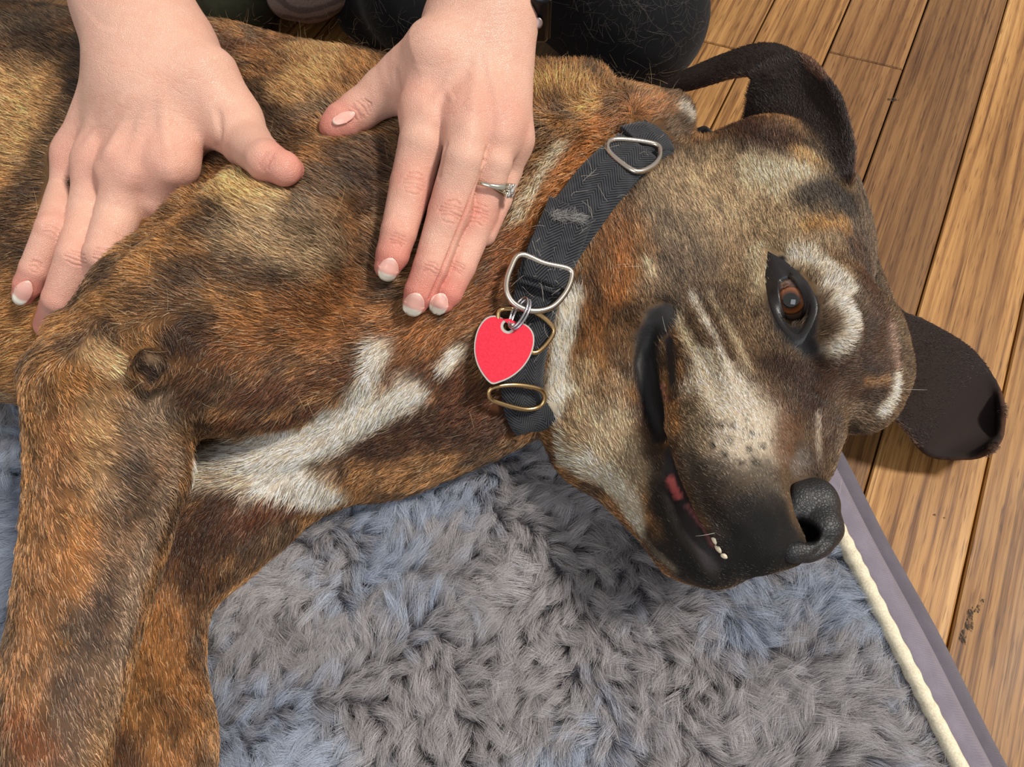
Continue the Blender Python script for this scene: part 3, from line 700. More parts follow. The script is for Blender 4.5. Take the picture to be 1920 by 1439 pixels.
PINK = [([(1258, 900), (1264, 915), (1272, 930)], 8, lin(176, 84, 80)), ([(1290, 950), (1318, 990), (1335, 1020)], 7, lin(110, 66, 66)), ([(1240, 725), (1248, 750)], 5, lin(168, 104, 100))]
MARK3 = []
def to3(pts, r):
    P = np.array([hit(x, y)[0] for x, y in resample(np.array(pts, float), 10)] if len(pts) > 1 else [hit(*pts[0])[0]])
    return P, r * mpp(P[0])
MARK3 = [(*to3(p, r), c, a) for p, r, c, a in MARKS]
NAKED3 = [(*to3(p, r), c) for p, r, c in NAKED]; PINK3 = [(*to3(p, r), c) for p, r, c in PINK]
def dist_to(X, P):
    d = np.full(len(X), 9.0)
    for p in P: d = np.minimum(d, ((X - p) ** 2).sum(1))
    return np.sqrt(d)
def near_fall(X, P, r, wob, lo=.45, hi=1.15):         # falloff weights with a noisy edge
    m = np.all((X > P.min(0) - 1.6 * r) & (X < P.max(0) + 1.6 * r), axis=1); i = np.nonzero(m)[0]
    d = dist_to(X[i], P) / r; return i, 1 - sstep(lo, hi, d * (1 + wob[i]))
EARPTS = [earN.reshape(-1, 3)[::3], earF.reshape(-1, 3)[::3]]
def ear_normal(G): return nrm(np.cross(np.gradient(G, axis=0), np.gradient(G, axis=1))).reshape(-1, 3)[::3]
EARNRM = [ear_normal(earN), ear_normal(earF)]
def ear_near(X, k):                                   # indices near an ear, distance and nearest sheet point
    P = EARPTS[k]; lo, hi = P.min(0) - .008, P.max(0) + .008; i = np.nonzero(np.all((X > lo) & (X < hi), 1))[0]
    d = np.full(len(i), 9.0); j = np.zeros(len(i), int); P32 = P.astype(np.float32)
    for a in range(0, len(i), 2000):
        x = X[i[a:a + 2000]].astype(np.float32); d2 = ((x[:, None] - P32[None]) ** 2).sum(2); q = d2.argmin(1); j[a:a + 2000] = q; d[a:a + 2000] = np.sqrt(d2[np.arange(len(x)), q])
    return i, d, j
def coat(X, N):
    """fur colour, bareness (0..1) at surface points X"""
    wob = (fbm(X, .012, 3.) - .5) * 1.1
    br = fbm(X * np.array([1., 1.5, 1.2]), .022, 5.)
    C = TAN * (1 - sstep(.42, .58, br))[:, None] + DARK * sstep(.42, .58, br)[:, None]
    C = C * .5 + lin(116, 86, 56) * .5
    hd = sstep(-.16, -.12, (X - HO) @ HF) * sstep(.085, .11, X[:, 0]); C = C * (1 - hd)[:, None] + lin(98, 78, 58) * hd[:, None]
    for P, r, c, a in MARK3:
        i, w = near_fall(X, P, r, wob, .3, 1.35); C[i] = C[i] * (1 - w * a)[:, None] + c * (w * a)[:, None]
    # brindle striping laid over everything but white
    st = sstep(.5, .68, fbm(X * np.array([1.6, .8, 1.]) + .3, .009, 9.)); lum = C.mean(1); bodyw = 1 - sstep(.30, .5, lum)
    C = C * (1 - .38 * st * bodyw)[:, None]
    bare = np.zeros(len(X))
    for P, r, c in NAKED3:
        i, w = near_fall(X, P, r, wob * .6, .6, 1.15); C[i] = C[i] * (1 - w)[:, None] + c * w[:, None]; bare[i] = np.maximum(bare[i], w)
    for P, r, c in PINK3:
        i, w = near_fall(X, P, r, wob, .5, 1.2); C[i] = C[i] * (1 - w)[:, None] + c * w[:, None]; bare[i] = np.maximum(bare[i], w)
    for k in (0, 1):
        i, d, j = ear_near(X, k); w = 1 - sstep(.004, .010, d); u_ = w > .01; i, j, w = i[u_], j[u_], w[u_]
        if len(i) == 0: continue
        side = (N[i] * EARNRM[k][j]).sum(1); inner = sstep(-.1, .5, side * EAR_SIDE[k]); c = EAR * (1 - inner)[:, None] + EARIN * inner[:, None]
        C[i] = C[i] * (1 - w)[:, None] + c * w[:, None]; bare[i] = np.maximum(bare[i], .35 * inner * w)
    return C, bare
# which side of each ear sheet faces its hollow
def _ear_side(G, x, y):
    p = hit(x, y)[0]; P = G.reshape(-1, 3); N = nrm(np.cross(np.gradient(G, axis=0), np.gradient(G, axis=1))).reshape(-1, 3)
    j = np.argmin(((P - p) ** 2).sum(1)); return 1.0 if N[j] @ (CP - p) > 0 else -1.0
EAR_SIDE = [_ear_side(earN, 1500, 190), _ear_side(earF, 1780, 740)]
NV = dog_N = np.concatenate([D.grad(V[:len(V) - len(V2)]), HQ.grad(V2)])
Cv, Bv = coat(V, NV)
m = MB('dog_skin'); a = m.attr('col'); bare = m.attr('bare')
nz = m.noise(m.coord('Object'), 700, 3)
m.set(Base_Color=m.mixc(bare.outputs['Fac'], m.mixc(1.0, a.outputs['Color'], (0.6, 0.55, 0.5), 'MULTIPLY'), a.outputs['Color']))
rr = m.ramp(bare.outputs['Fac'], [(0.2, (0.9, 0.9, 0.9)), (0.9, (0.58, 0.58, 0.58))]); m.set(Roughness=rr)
m.b.inputs['Specular IOR Level'].default_value = 0.3; m.bump(nz, 0.35, 0.0006)
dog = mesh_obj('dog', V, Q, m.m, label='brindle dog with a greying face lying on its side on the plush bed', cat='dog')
vcol(dog, Cv); _b = dog.data.attributes.new('bare', 'FLOAT', 'POINT'); _b.data.foreach_set('value', Bv.astype(np.float32))
# ---------------------------------------------------------------- nose, eye, teeth (parts of the dog)
c0 = PH(1515, 970, .5)
NS = SDF(c0 - .042, c0 + .042, .0008)
def nch(pts, k=.006, sub=False):
    P = [PH(x, y, s) for x, y, s, r in pts]; R = [r * mpp(p) for p, (_, _, _, r) in zip(P, pts)]
    if len(P) == 1: P, R = P * 2, R * 2
    NS.chain(P, R, k, 1.0, sub)
nch([(1490, 985, -.2, 54), (1512, 965, -.3, 56)])
nch([(1500, 938, 1.4, 34), (1528, 932, .8, 36)], .005)           # upper lobe
nch([(1534, 950, .6, 38), (1541, 990, .6, 35), (1532, 1018, .6, 29)], .005)
nch([(1482, 1030, 1.3, 22), (1512, 1032, 1.0, 24)], .005)          # lower rim
nch([(1488, 955, 1.6, 22), (1470, 985, 1.7, 13), (1470, 1010, 1.6, 13), (1486, 1034, 1.5, 18)], .005)
nch([(1530, 960, -1.6, 40), (1535, 1005, -1.5, 34)], .006)       # far wing
V, Q = NS.mesh(); NB = BVHTree.FromPolygons(V.tolist(), Q.tolist())
def nhit(x, y, b=NB):
    d = nrm(ray(x, y)); r = b.ray_cast(Vector(CP), Vector(d)); 
    return (np.array(r[0]), np.array(r[1])) if r[0] is not None else (PH(x, y, 1.5), -d)
for (x, y, r, dp) in ((1486, 1000, 14, .2), (1503, 996, 21, .3), (1520, 1000, 17, .2)):
    p, n = nhit(x, y); d = nrm(ray(x, y)); NS.cap(p - d * .003, p + d * .014, r * mpp(p), r * .7 * mpp(p), .003, sub=True)
P = np.array([nhit(x, y)[0] for x, y in resample(np.array([(1484, 897), (1476, 915), (1470, 945), (1472, 975)], float), 5)]); NS.groove(P, .0022, .0028)
P = np.array([nhit(x, y)[0] for x, y in resample(np.array([(1556, 1010), (1540, 1030), (1525, 1045)], float), 5)]); NS.groove(P, .002, .0015)
V, Q = NS.mesh()
m = MB('nose_leather'); vo = m.n('ShaderNodeTexVoronoi', feature='DISTANCE_TO_EDGE'); vo.inputs['Scale'].default_value = 560
m.l(m.coord('Object'), vo.inputs['Vector']); vs = m.ramp(vo.outputs['Distance'], [(0.0, (0, 0, 0)), (0.22, (1, 1, 1))])
m.set(Base_Color=m.mixc(vs, tuple(lin(16, 15, 16)), tuple(lin(34, 33, 35))), Roughness=.5); m.b.inputs['Specular IOR Level'].default_value = .5
m.bump(vs, .35, .0005)
nose = mesh_obj('nose', V, Q, m.m, dog); nose['label'] = 'black leathery nose'
# near eye
gaze = nrm(nrm(CP - ECTR) + CR * -.10 + CU * -.05)
def sph(x, y, rad):
    d = nrm(ray(x, y)); oc = CP - ECTR; b = oc @ d; c = oc @ oc - rad * rad; h = b * b - c
    if h < 0:
        q = CP + d * (-b) - ECTR; return ECTR + nrm(q) * rad
    return CP + d * (-b - math.sqrt(h))
bm = bmesh.new(); bmesh.ops.create_uvsphere(bm, u_segments=48, v_segments=32, radius=ER)
for v in bm.verts:                                    # cornea bulge along +Z
    z = v.co.z / ER
    if z > .8: v.co *= 1 + .10 * ((z - .8) / .2) ** 1.5 * .5
me = bpy.data.meshes.new('eyeball'); bm.to_mesh(me); bm.free(); me.polygons.foreach_set('use_smooth', np.full(len(me.polygons), True))
m = MB('eyeball'); tc = m.n('ShaderNodeTexCoord'); sx = m.n('ShaderNodeSeparateXYZ'); m.l(tc.outputs['Object'], sx.inputs[0])
rr = m.math('SQRT', m.math('ADD', m.math('POWER', sx.outputs[0], 2), m.math('POWER', sx.outputs[1], 2)))
ang = m.noise(m.coord('Object'), 900, 2)
ir = m.ramp(m.math('DIVIDE', rr, .012), [(0.0, lin(6, 8, 9)), (0.34, lin(10, 11, 12)), (0.38, lin(70, 36, 18)), (0.58, lin(136, 78, 40)), (0.66, lin(52, 28, 16)), (0.72, lin(96, 68, 56)), (0.95, lin(120, 96, 84))])
m.set(Base_Color=m.mixc(.25, ir, m.ramp(ang, [(.3, (.5, .5, .5)), (.7, (1, 1, 1))]), 'MULTIPLY'), Roughness=.08); m.b.inputs['Coat Weight'].default_value = 1.0; m.b.inputs['Coat Roughness'].default_value = .02
me.materials.append(m.m)
eye = link('eyeball', me, dog); eye['label'] = 'brown eye'
eye.matrix_world = Matrix.Translation(ECTR) @ Vector(gaze).to_track_quat('Z', 'Y').to_matrix().to_4x4()
OUT = spline(np.array([(1463, 508), (1480, 521), (1498, 543), (1507, 568), (1502, 592), (1491, 612), (1477, 598), (1466, 574), (1461, 543), (1463, 508)], float), 41)[:-1]
cen2 = np.array([1484., 562.])
rows = []
def ehit(x, y): return np.array(EYE_BV.ray_cast(Vector(CP), Vector(nrm(ray(x, y))))[0])
for sc, rad in ((.98, ER * 1.0), (1.0, ER * 1.06), (1.08, ER * 1.13), (1.25, ER * 1.16)):
    rows.append([sph(*(cen2 + (o - cen2) * sc), rad) for o in OUT])
for sc, lf in ((1.55, .0012), (1.9, .0004), (2.2, -.0015)):
    rows.append([ehit(*(cen2 + (o - cen2) * np.array([sc * 1.08, sc * .86]))) - nrm(ray(*o)) * lf for o in OUT])
G = G_LID = np.array(rows); n1, n2 = G.shape[:2]
F = [(i * n2 + j, i * n2 + (j + 1) % n2, (i + 1) * n2 + (j + 1) % n2, (i + 1) * n2 + j) for i in range(n1 - 1) for j in range(n2)]
m = MB('eyelid_skin'); nz = m.noise(m.coord('Object'), 1300, 3); m.set(Base_Color=tuple(lin(30, 27, 28)), Roughness=.38); m.bump(nz, .3, .0005)
lid = mesh_obj('eyelid', G.reshape(-1, 3), F, m.m, dog); lid['label'] = 'black eye rim'
# front teeth between the lips
mat_tooth = simple('tooth_ivory', lin(222, 208, 178), .3)
for x, y, L, w, dx, dy in ((1338, 1012, 26, 8, .25, 1), (1347, 1031, 24, 9, .5, .8), (1359, 1045, 20, 8, .8, .5)):
    p, n = hit(x, y); s_ = mpp(p); a_ = nrm(CR * dx - CU * dy); b_ = nrm(np.cross(n, a_))
    bm = bmesh.new(); bmesh.ops.create_icosphere(bm, subdivisions=2, radius=1)
    Vt = np.array([v.co for v in bm.verts]); tp = 1 - .25 * Vt[:, 2:]
    Vt = p - np.array(n) * .0012 + Vt[:, 2:] * a_ * (L * .5 * s_) + Vt[:, :1] * b_ * (w * s_) * tp + Vt[:, 1:2] * np.array(n) * (w * .8 * s_)
    Ft = [tuple(v.index for v in f.verts) for f in bm.faces]; bm.free()
    mesh_obj('tooth', Vt, Ft, mat_tooth, dog)
# ---------------------------------------------------------------- the person's hands and arms
def lifted(x, y, h):                                  # on the view ray of (x, y), about h above the coat
    p, n = hit(x, y); d = nrm(ray(x, y)); c = max(.35, -(d @ n)); return p - d * (h / c)
def J(x, y, h=None, z=None, r=30):                    # joint: over the coat by h (m) or at height z; r in px
    p = A(x, y, z) if z is not None else lifted(x, y, h); return p, r * mpp(p)
def jc(S, joints, k=.004):
    P = [j[0] for j in joints]; R = [j[1] for j in joints]; S.chain(P, R, k)
def on(S, x, y, bv):
    d = nrm(ray(x, y)); r = bv.ray_cast(Vector(CP), Vector(d)); return np.array(r[0]) if r[0] is not None else None
def box_sdf(*fs):
    P = np.array([a for f in fs for a, r in f]); R = np.array([r for f in fs for a, r in f])[:, None]
    return SDF((P - R).min(0) - .005, (P + R).max(0) + .005, .00115)
# --- hand with the ring (image right)
ZK = .238
R_idx = [J(800, 205, z=ZK, r=47), J(790, 270, z=ZK - .004, r=45), J(772, 345, .013, r=43), J(748, 435, .011, r=36), J(736, 478, .009, r=33), J(727, 500, .0075, r=27)]
R_mid = [J(880, 225, z=ZK + .002, r=46), J(868, 300, z=ZK - .002, r=42), J(842, 398, .017, r=42), J(808, 500, .0135, r=35), J(788, 548, .0105, r=32), J(779, 567, .0085, r=26)]
R_rng = [J(938, 232, z=ZK - .004, r=42), J(925, 305, z=ZK - .012, r=37), J(899, 402, .0085, r=37), J(863, 500, .0055, r=31), J(841, 549, .0045, r=28), J(831, 566, .0035, r=23)]
R_pnk = [J(962, 262, z=ZK - .016, r=34), J(952, 320, z=ZK - .030, r=29), J(934, 375, .006, r=27), J(908, 440, .004, r=24)]
R_thb = [J(822, 110, z=ZK + .012, r=74), J(768, 148, z=ZK - .002, r=52), J(722, 172, z=ZK - .008, r=43), J(672, 208, z=ZK - .014, r=36), J(640, 230, z=ZK - .016, r=34), J(626, 240, z=ZK - .0165, r=27)]
W_r = [J(905, 20, z=ZK + .012, r=88), J(912, -60, z=ZK + .020, r=78), J(925, -190, z=ZK + .036, r=74), J(935, -330, z=ZK + .060, r=74)]
HRS = box_sdf(R_idx, R_mid, R_rng, R_pnk, R_thb, W_r[:3])
for f in (R_pnk, R_rng, R_mid, R_idx): jc(HRS, [(a, r * .94) for a, r in f], .0012)
for f, w in ((R_idx, 850), (R_mid, 890), (R_rng, 920), (R_pnk, 945)):
    jc(HRS, [J(w, 60, z=ZK + .008, r=58), (f[0][0], f[0][1] * 1.0)], .010)
jc(HRS, R_thb[:3], .009); jc(HRS, R_thb[2:], .003)
jc(HRS, [J(800, 150, z=ZK - .010, r=44), J(800, 215, z=ZK - .012, r=40)], .012)
jc(HRS, [J(890, 90, z=ZK + .004, r=86), W_r[0]], .014); jc(HRS, W_r, .012)
# --- hand without ring (image left)
ZL = .236
L_idx = [J(318, 305, z=ZL - .004, r=48), J(290, 370, z=ZL - .020, r=42), J(262, 430, z=.195, r=38), J(220, 540, z=.175, r=30)]
L_mid = [J(245, 312, z=ZL - .004, r=46), J(222, 400, z=ZL - .018, r=42), J(196, 478, .014, r=39), J(160, 575, z=.178, r=33), J(130, 640, z=.17, r=26)]
L_rng = [J(187, 305, z=ZL - .008, r=43), J(168, 395, z=ZL - .020, r=39), J(142, 482, .013, r=36), J(112, 560, .010, r=32), J(92, 610, z=.178, r=28)]
L_pnk = [J(142, 290, z=ZL - .016, r=36), J(124, 360, z=ZL - .026, r=34), J(98, 430, .012, r=31), J(66, 504, .010, r=28), J(52, 535, .008, r=26), J(44, 552, .007, r=21)]
L_thb = [J(378, 160, z=ZL + .010, r=78), J(432, 226, z=ZL - .002, r=54), J(462, 268, z=ZL - .004, r=45), J(500, 303, .013, r=37), J(532, 316, .0095, r=31), J(547, 318, .007, r=23)]
W_l = [J(290, 95, z=ZL + .014, r=104), J(252, 20, z=ZL + .022, r=97), J(205, -90, z=ZL + .036, r=94), J(150, -220, z=ZL + .056, r=92)]
HLS = box_sdf(L_idx, L_mid, L_rng, L_pnk, L_thb, W_l[:3])
for f in (L_idx, L_mid, L_rng, L_pnk): jc(HLS, [(a, r * .95) for a, r in f], .0012)
for f, w in ((L_idx, 345), (L_mid, 300), (L_rng, 265), (L_pnk, 235)):
    jc(HLS, [J(w, 140, z=ZL + .010, r=64), (f[0][0], f[0][1])], .010)
jc(HLS, L_thb[:3], .009); jc(HLS, L_thb[2:], .003)
jc(HLS, [J(168, 300, z=ZL - .018, r=34), J(158, 345, z=ZL - .026, r=24)], .006)
jc(HLS, [J(370, 240, z=ZL - .012, r=46), J(330, 285, z=ZL - .014, r=40)], .012)
jc(HLS, [J(285, 170, z=ZL + .008, r=98), W_l[0]], .016); jc(HLS, W_l, .014)
# knuckle folds, tendons, veins
def sbv(S):
    V, Q = S.mesh(); return BVHTree.FromPolygons(V.tolist(), Q.tolist())
def etch(S, bv, pts, wpx, mm, step=4):
    P = [on(S, x, y, bv) for x, y in resample(np.array(pts, float), step)]; P = [p for p in P if p is not None]
    if len(P) > 1: S.groove(np.array(P), wpx * mpp(P[0]), mm * .001)
FOLDS = {0: [], 1: []}                                # fine skin folds, cut after the mesh is refined
def fold(h, bv, pts, w_mm=.5, mm=.4):
    FOLDS[h].append((resample(np.array(pts, float), 2), w_mm * .001, mm * .001))
def knuckle(h, bv, c, dx, dy, half, n=4, sp=9, mm=.5):
    d = np.array([dx, dy]) / math.hypot(dx, dy); b = np.array([-d[1], d[0]]); c = np.array(c, float); rk = np.random.default_rng(int(c[0]))
    for i in range(n):
        o = (i - (n - 1) / 2) * sp + rk.normal(0, 1); hh = half * (1 - .2 * abs(i - (n - 1) / 2)) * rk.uniform(.8, 1.05); bow = rk.normal(1.5, 2.5)
        q = spline(np.array([c + d * o - b * hh, c + d * (o - bow * .7 + rk.normal(0, 1)) - b * hh * .4, c + d * (o - bow) + b * hh * .1, c + d * (o - bow * .5) + b * hh * .55, c + d * o + b * hh]), 12)
        fold(h, bv, q, .55, mm * rk.uniform(.6, 1.15))
B = B_R = sbv(HRS)
for c, dx, dy, h in (((776, 345), -.2, 1, 26), ((746, 450), -.35, 1, 17), ((846, 398), -.3, 1, 27), ((808, 505), -.45, 1, 18), ((899, 402), -.35, 1, 22), ((858, 503), -.5, 1, 14), ((676, 205), -.75, .6, 20)):
    knuckle(0, B, c, dx, dy, h, 6 if h > 19 else 4, 7 if h > 19 else 6, .55)
for pts in ([(880, 90), (845, 150), (808, 205)], [(895, 90), (890, 160), (884, 225)], [(910, 90), (925, 160), (938, 230)]): etch(HRS, B, pts, 12, -1.4)
for pts in ([(800, 205), (806, 222)], [(880, 232), (884, 250)], [(938, 240), (940, 252)]): etch(HRS, B, pts, 20, -2.2)
for q_ in ((776, 345), (846, 398), (899, 402)): etch(HRS, B, [(q_[0] + 3, q_[1] - 10), (q_[0] - 3, q_[1] + 10)], 22, -1.6)
for q_ in ((776, 345), (846, 398), (899, 402)): etch(HRS, B, [(q_[0] + 14, q_[1] - 60), (q_[0] + 8, q_[1] - 45)], 26, 1.2); etch(HRS, B, [(q_[0] - 12, q_[1] + 45), (q_[0] - 17, q_[1] + 62)], 24, 1.0)
fold(0, B, [(908, 300), (893, 345), (872, 400), (848, 460), (826, 515), (806, 560)], 1.0, 1.3)
etch(HRS, B, [(845, 145), (835, 165), (850, 190)], 6, -.7); etch(HRS, B, [(870, 120), (900, 160), (915, 200)], 5, -.6)
etch(HRS, B, [(742, 130), (748, 170), (744, 205)], 6, 1.6)
etch(HRS, B, [(838, 265), (828, 300), (822, 335)], 6, 1.0); etch(HRS, B, [(912, 280), (905, 310)], 6, 1.0)
B = B_L = sbv(HLS)
for c, dx, dy, h in (((98, 430), -.4, 1, 20), ((66, 500), -.45, 1, 13), ((142, 484), -.35, 1, 24), ((192, 480), -.35, 1, 22), ((500, 302), .8, .45, 20)):
    knuckle(1, B, c, dx, dy, h, 4, 6.5, .5)
for pts in ([(265, 160), (235, 230), (190, 300)], [(285, 160), (262, 240), (246, 310)], [(300, 160), (310, 240), (320, 305)], [(245, 170), (190, 240), (150, 285)]): etch(HLS, B, pts, 12, -1.5)
for pts in ([(318, 312), (322, 330)], [(244, 318), (242, 336)], [(186, 308), (184, 320)]): etch(HLS, B, pts, 20, -2.0)
etch(HLS, B, [(408, 205), (412, 245), (408, 285)], 7, 2.2)
def refine(V, Q, S, folds):
    e = np.concatenate([Q[:, [0, 1]], Q[:, [1, 2]], Q[:, [2, 3]], Q[:, [3, 0]]]); es = np.sort(e, 1)
    key, inv = np.unique(es[:, 0].astype(np.int64) * len(V) + es[:, 1], return_inverse=True)
    E_ = np.stack([key // len(V), key % len(V)], 1); n = len(V); m = len(Q)
    W = np.concatenate([V, V[E_].mean(1), V[Q].mean(1)]); i0, i1, i2, i3 = [n + inv[k * m:(k + 1) * m] for k in range(4)]; c = n + len(E_) + np.arange(m)
    F = np.concatenate([np.stack([Q[:, 0], i0, c, i3], 1), np.stack([i0, Q[:, 1], i1, c], 1), np.stack([c, i1, Q[:, 2], i2], 1), np.stack([i3, c, i2, Q[:, 3]], 1)])
    N = S.grad(W, .0016); W = W - N * S.sample(W)[:, None] * .8; dep = np.zeros(len(W))
    for P, w, a in folds:
        k = np.nonzero(np.all((W > P.min(0) - 3 * w) & (W < P.max(0) + 3 * w), 1))[0]
        if not len(k): continue
        d2 = np.full(len(k), 9.0)
        for q in P: d2 = np.minimum(d2, ((W[k] - q) ** 2).sum(1))
        dep[k] = np.maximum(dep[k], a * np.exp(-d2 / (w * w)))
    return W - N * dep[:, None], F, dep
_rk = np.random.default_rng(5)
for h_, S_, cx_, cy_, wx, wy, sl in ((0, HRS, 880, 150, 85, 85, -.35), (0, HRS, 870, 40, 75, 45, -.3), (1, HLS, 270, 190, 90, 80, .3)):
    bb_ = B_R if h_ == 0 else B_L
    for _ in range(46):
        x, y = cx_ + _rk.uniform(-wx, wx), cy_ + _rk.uniform(-wy, wy); L_ = _rk.uniform(8, 26); a_ = sl + _rk.normal(0, .5)
        fold(h_, bb_, [(x - L_ * math.cos(a_), y - L_ * math.sin(a_)), (x + _rk.normal(0, 1.5), y + _rk.normal(0, 2)), (x + L_ * math.cos(a_), y + L_ * math.sin(a_))], .45, _rk.uniform(.08, .2))
_ml, _mr = HLS.mesh(), HRS.mesh(); BL_, BR_ = [BVHTree.FromPolygons(v.tolist(), q.tolist()) for v, q in (_ml, _mr)]
for h_, bv_ in ((0, BR_), (1, BL_)):
    FOLDS[h_] = [(np.array([q for q in (on(None, x, y, bv_) for x, y in pts) if q is not None]), w, a) for pts, w, a in FOLDS[h_]]
    FOLDS[h_] = [f for f in FOLDS[h_] if len(f[0]) > 1]
VL, QL, DL = refine(*_ml, HLS, FOLDS[1]); VR, QR, DR = refine(*_mr, HRS, FOLDS[0])
# skin tone: rosier over knuckles and fingertips
def skin_col(Vh, S, spots):
    C = np.tile(lin(216, 170, 150), (len(Vh), 1)); C = C * (1 + .10 * (fbm(Vh, .02, 4.) - .5))[:, None]
    for p, r, c, a in spots:
        w = np.exp(-((Vh - p) ** 2).sum(1) / (r * r)) * a; C = C * (1 - w)[:, None] + c * w[:, None]
    return C
ROSY = lin(200, 108, 96); PALE = lin(236, 202, 186)
def tips(f): return [(f[-1][0], .016, ROSY, .75), (f[-2][0], .014, ROSY, .4)]
spR = sum([tips(f) for f in (R_idx, R_mid, R_rng, R_thb)], []) + [(f[i][0], .013, ROSY, .8) for f in (R_idx, R_mid, R_rng) for i in (0, 2)] + [(f[3][0], .010, ROSY, .35) for f in (R_idx, R_mid, R_rng)]
spL = sum([tips(f) for f in (L_pnk, L_rng, L_thb)], []) + [(f[0][0], .016, ROSY, .45) for f in (L_idx, L_mid, L_rng, L_pnk)] + [(f[2][0], .012, ROSY, .3) for f in (L_mid, L_rng, L_pnk)]
CLc, CRc = skin_col(VL, HLS, spL), skin_col(VR, HRS, spR)
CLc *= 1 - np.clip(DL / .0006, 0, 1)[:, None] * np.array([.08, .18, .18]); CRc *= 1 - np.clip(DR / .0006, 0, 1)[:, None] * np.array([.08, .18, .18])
# arms up to the shoulders and the trunk, out of the frame
BS = SDF((-.42, .36, .10), (.36, 1.34, .80), .0065)
shl, shr = np.array([-.21, .92, .60]), np.array([.15, .92, .60])
ell_l, ell_r = np.array([-.25, .68, .40]), np.array([.08, .68, .40])
BS.chain([W_l[2][0], W_l[3][0], ell_l, shl], [W_l[2][1] * 1.0, W_l[3][1], .042, .055], .03); BS.chain([W_r[2][0], W_r[3][0], ell_r, shr], [W_r[2][1] * 1.0, W_r[3][1], .042, .055], .03)
BS.chain([np.array([-.03, 1.17, .24]), np.array([-.03, 1.08, .42]), np.array([-.03, .97, .56])], [.12, .115, .11], .05)
BS.chain([shl, shr], [.06, .06], .05); BS.cap((-.03, .90, .62), (-.03, .84, .70), .05, .048, .03)
VB, QB = BS.mesh()
m = MB('skin'); a = m.attr('col')
vo = m.n('ShaderNodeTexVoronoi', feature='DISTANCE_TO_EDGE'); vo.inputs['Scale'].default_value = 1250; m.l(m.coord('Object', (1, .6, 1), (0, 0, .5)), vo.inputs['Vector'])
nz = m.noise(m.coord('Object'), 260, 4); n2 = m.noise(m.coord('Object'), 90, 3)
cc = m.mixc(.22, a.outputs['Color'], m.ramp(n2, [(.3, (.86, .62, .56)), (.55, (1, 1, 1)), (.75, (1, .97, .94))]), 'MULTIPLY')
m.set(Base_Color=cc, Roughness=.46); m.b.inputs['Subsurface Weight'].default_value = .12; m.b.inputs['Subsurface Radius'].default_value = (.006, .0022, .0012); m.b.inputs['Subsurface Scale'].default_value = .6
m.b.inputs['Specular IOR Level'].default_value = .4
h1 = m.math('ADD', m.ramp(vo.outputs['Distance'], [(0, (0, 0, 0)), (.18, (1, 1, 1))]), m.math('MULTIPLY', nz, 1.6)); m.bump(h1, .5, .0005)
mat_skin = m.m
o1, o2 = len(VL), len(VL) + len(VR)
person = mesh_obj('person', np.concatenate([VL, VR, VB]), np.concatenate([QL, QR + o1, QB + o2]), mat_skin,
                  label='person in black kneeling behind the dog, both hands laid on its shoulder and neck', cat='person')
vcol(person, np.concatenate([CLc, CRc, np.tile(lin(226, 184, 164), (len(VB), 1))]))
# fingernails
m = MB('fingernail'); a = m.attr('col'); m.set(Base_Color=a.outputs['Color'], Roughness=.22); m.b.inputs['Coat Weight'].default_value = .3; mat_nail = m.m
def nail(bv, c, tip, wpx, side=0.0, free=.26):
    c = np.array(c, float); t = np.array(tip, float); ax = t - c; L = np.linalg.norm(ax); ax /= L; bx = np.array([-ax[1], ax[0]])
    nu, nvv = 13, 11; G = np.zeros((nu, nvv, 3)); Cc = np.zeros((nu, nvv, 3)); last = [None] * nvv
    base, nb = None, None
    for i in range(nu):
        u = i / (nu - 1)
        for j in range(nvv):
            v = (j / (nvv - 1) - .5) * 2
            wdt = wpx * (.80 + .24 * math.sin(min(1, u * 1.6) * math.pi / 2)) * (1 - .18 * max(0, u - .75) * 4 * v * v)
            bow = (-.13 * L * v * v) if u < .5 else (-.20 * L * v * v * (u - .5) * 2 - .13 * L * v * v * (1 - (u - .5) * 2))
            if u > .5: q = c + ax * (u * L + bow) + bx * (v * wdt)
            else: q = c + ax * (u * L + .22 * L * v * v * (1 - 2 * u)) + bx * (v * wdt)
            d = nrm(ray(*q)); r = bv.ray_cast(Vector(CP), Vector(d))
            if r[0] is not None and (last[j] is None or np.linalg.norm(np.array(r[0]) - last[j][0]) < .0035):
                p = np.array(r[0]); 
            elif last[j] is not None: p = last[j][0] + (last[j][0] - last[j][1])
            else: p = A(*q, .2)
            last[j] = (p, last[j][0] if last[j] is not None else p - (CR * ax[0] - CU * ax[1]) * .001)
            G[i, j] = p - d * .0009
            w = sstep(1 - free - .03, 1 - free + .03, u - .10 * v * v + 0.02); k = lin(226, 170, 156) * (1 - w) + lin(244, 238, 220) * w
            if u < .2 and abs(v) < .6: k = k * .7 + lin(238, 208, 196) * .3
            Cc[i, j] = k
    for _ in range(3): G[1:-1, 1:-1] = (G[:-2, 1:-1] + G[2:, 1:-1] + G[1:-1, :-2] + G[1:-1, 2:]) / 4
    Vn, Fn = sheet_mesh(G, .0005); o = mesh_obj('fingernail', Vn, Fn, mat_nail, person); vcol(o, np.concatenate([Cc.reshape(-1, 3)] * 2))
nail(BR_, (735, 484), (722, 527), 19); nail(BR_, (784, 550), (768, 592), 20); nail(BR_, (830, 550), (817, 590), 17)
nail(BR_, (666, 212), (624, 230), 10, free=.05); nail(BL_, (56, 528), (30, 570), 17, free=.2)
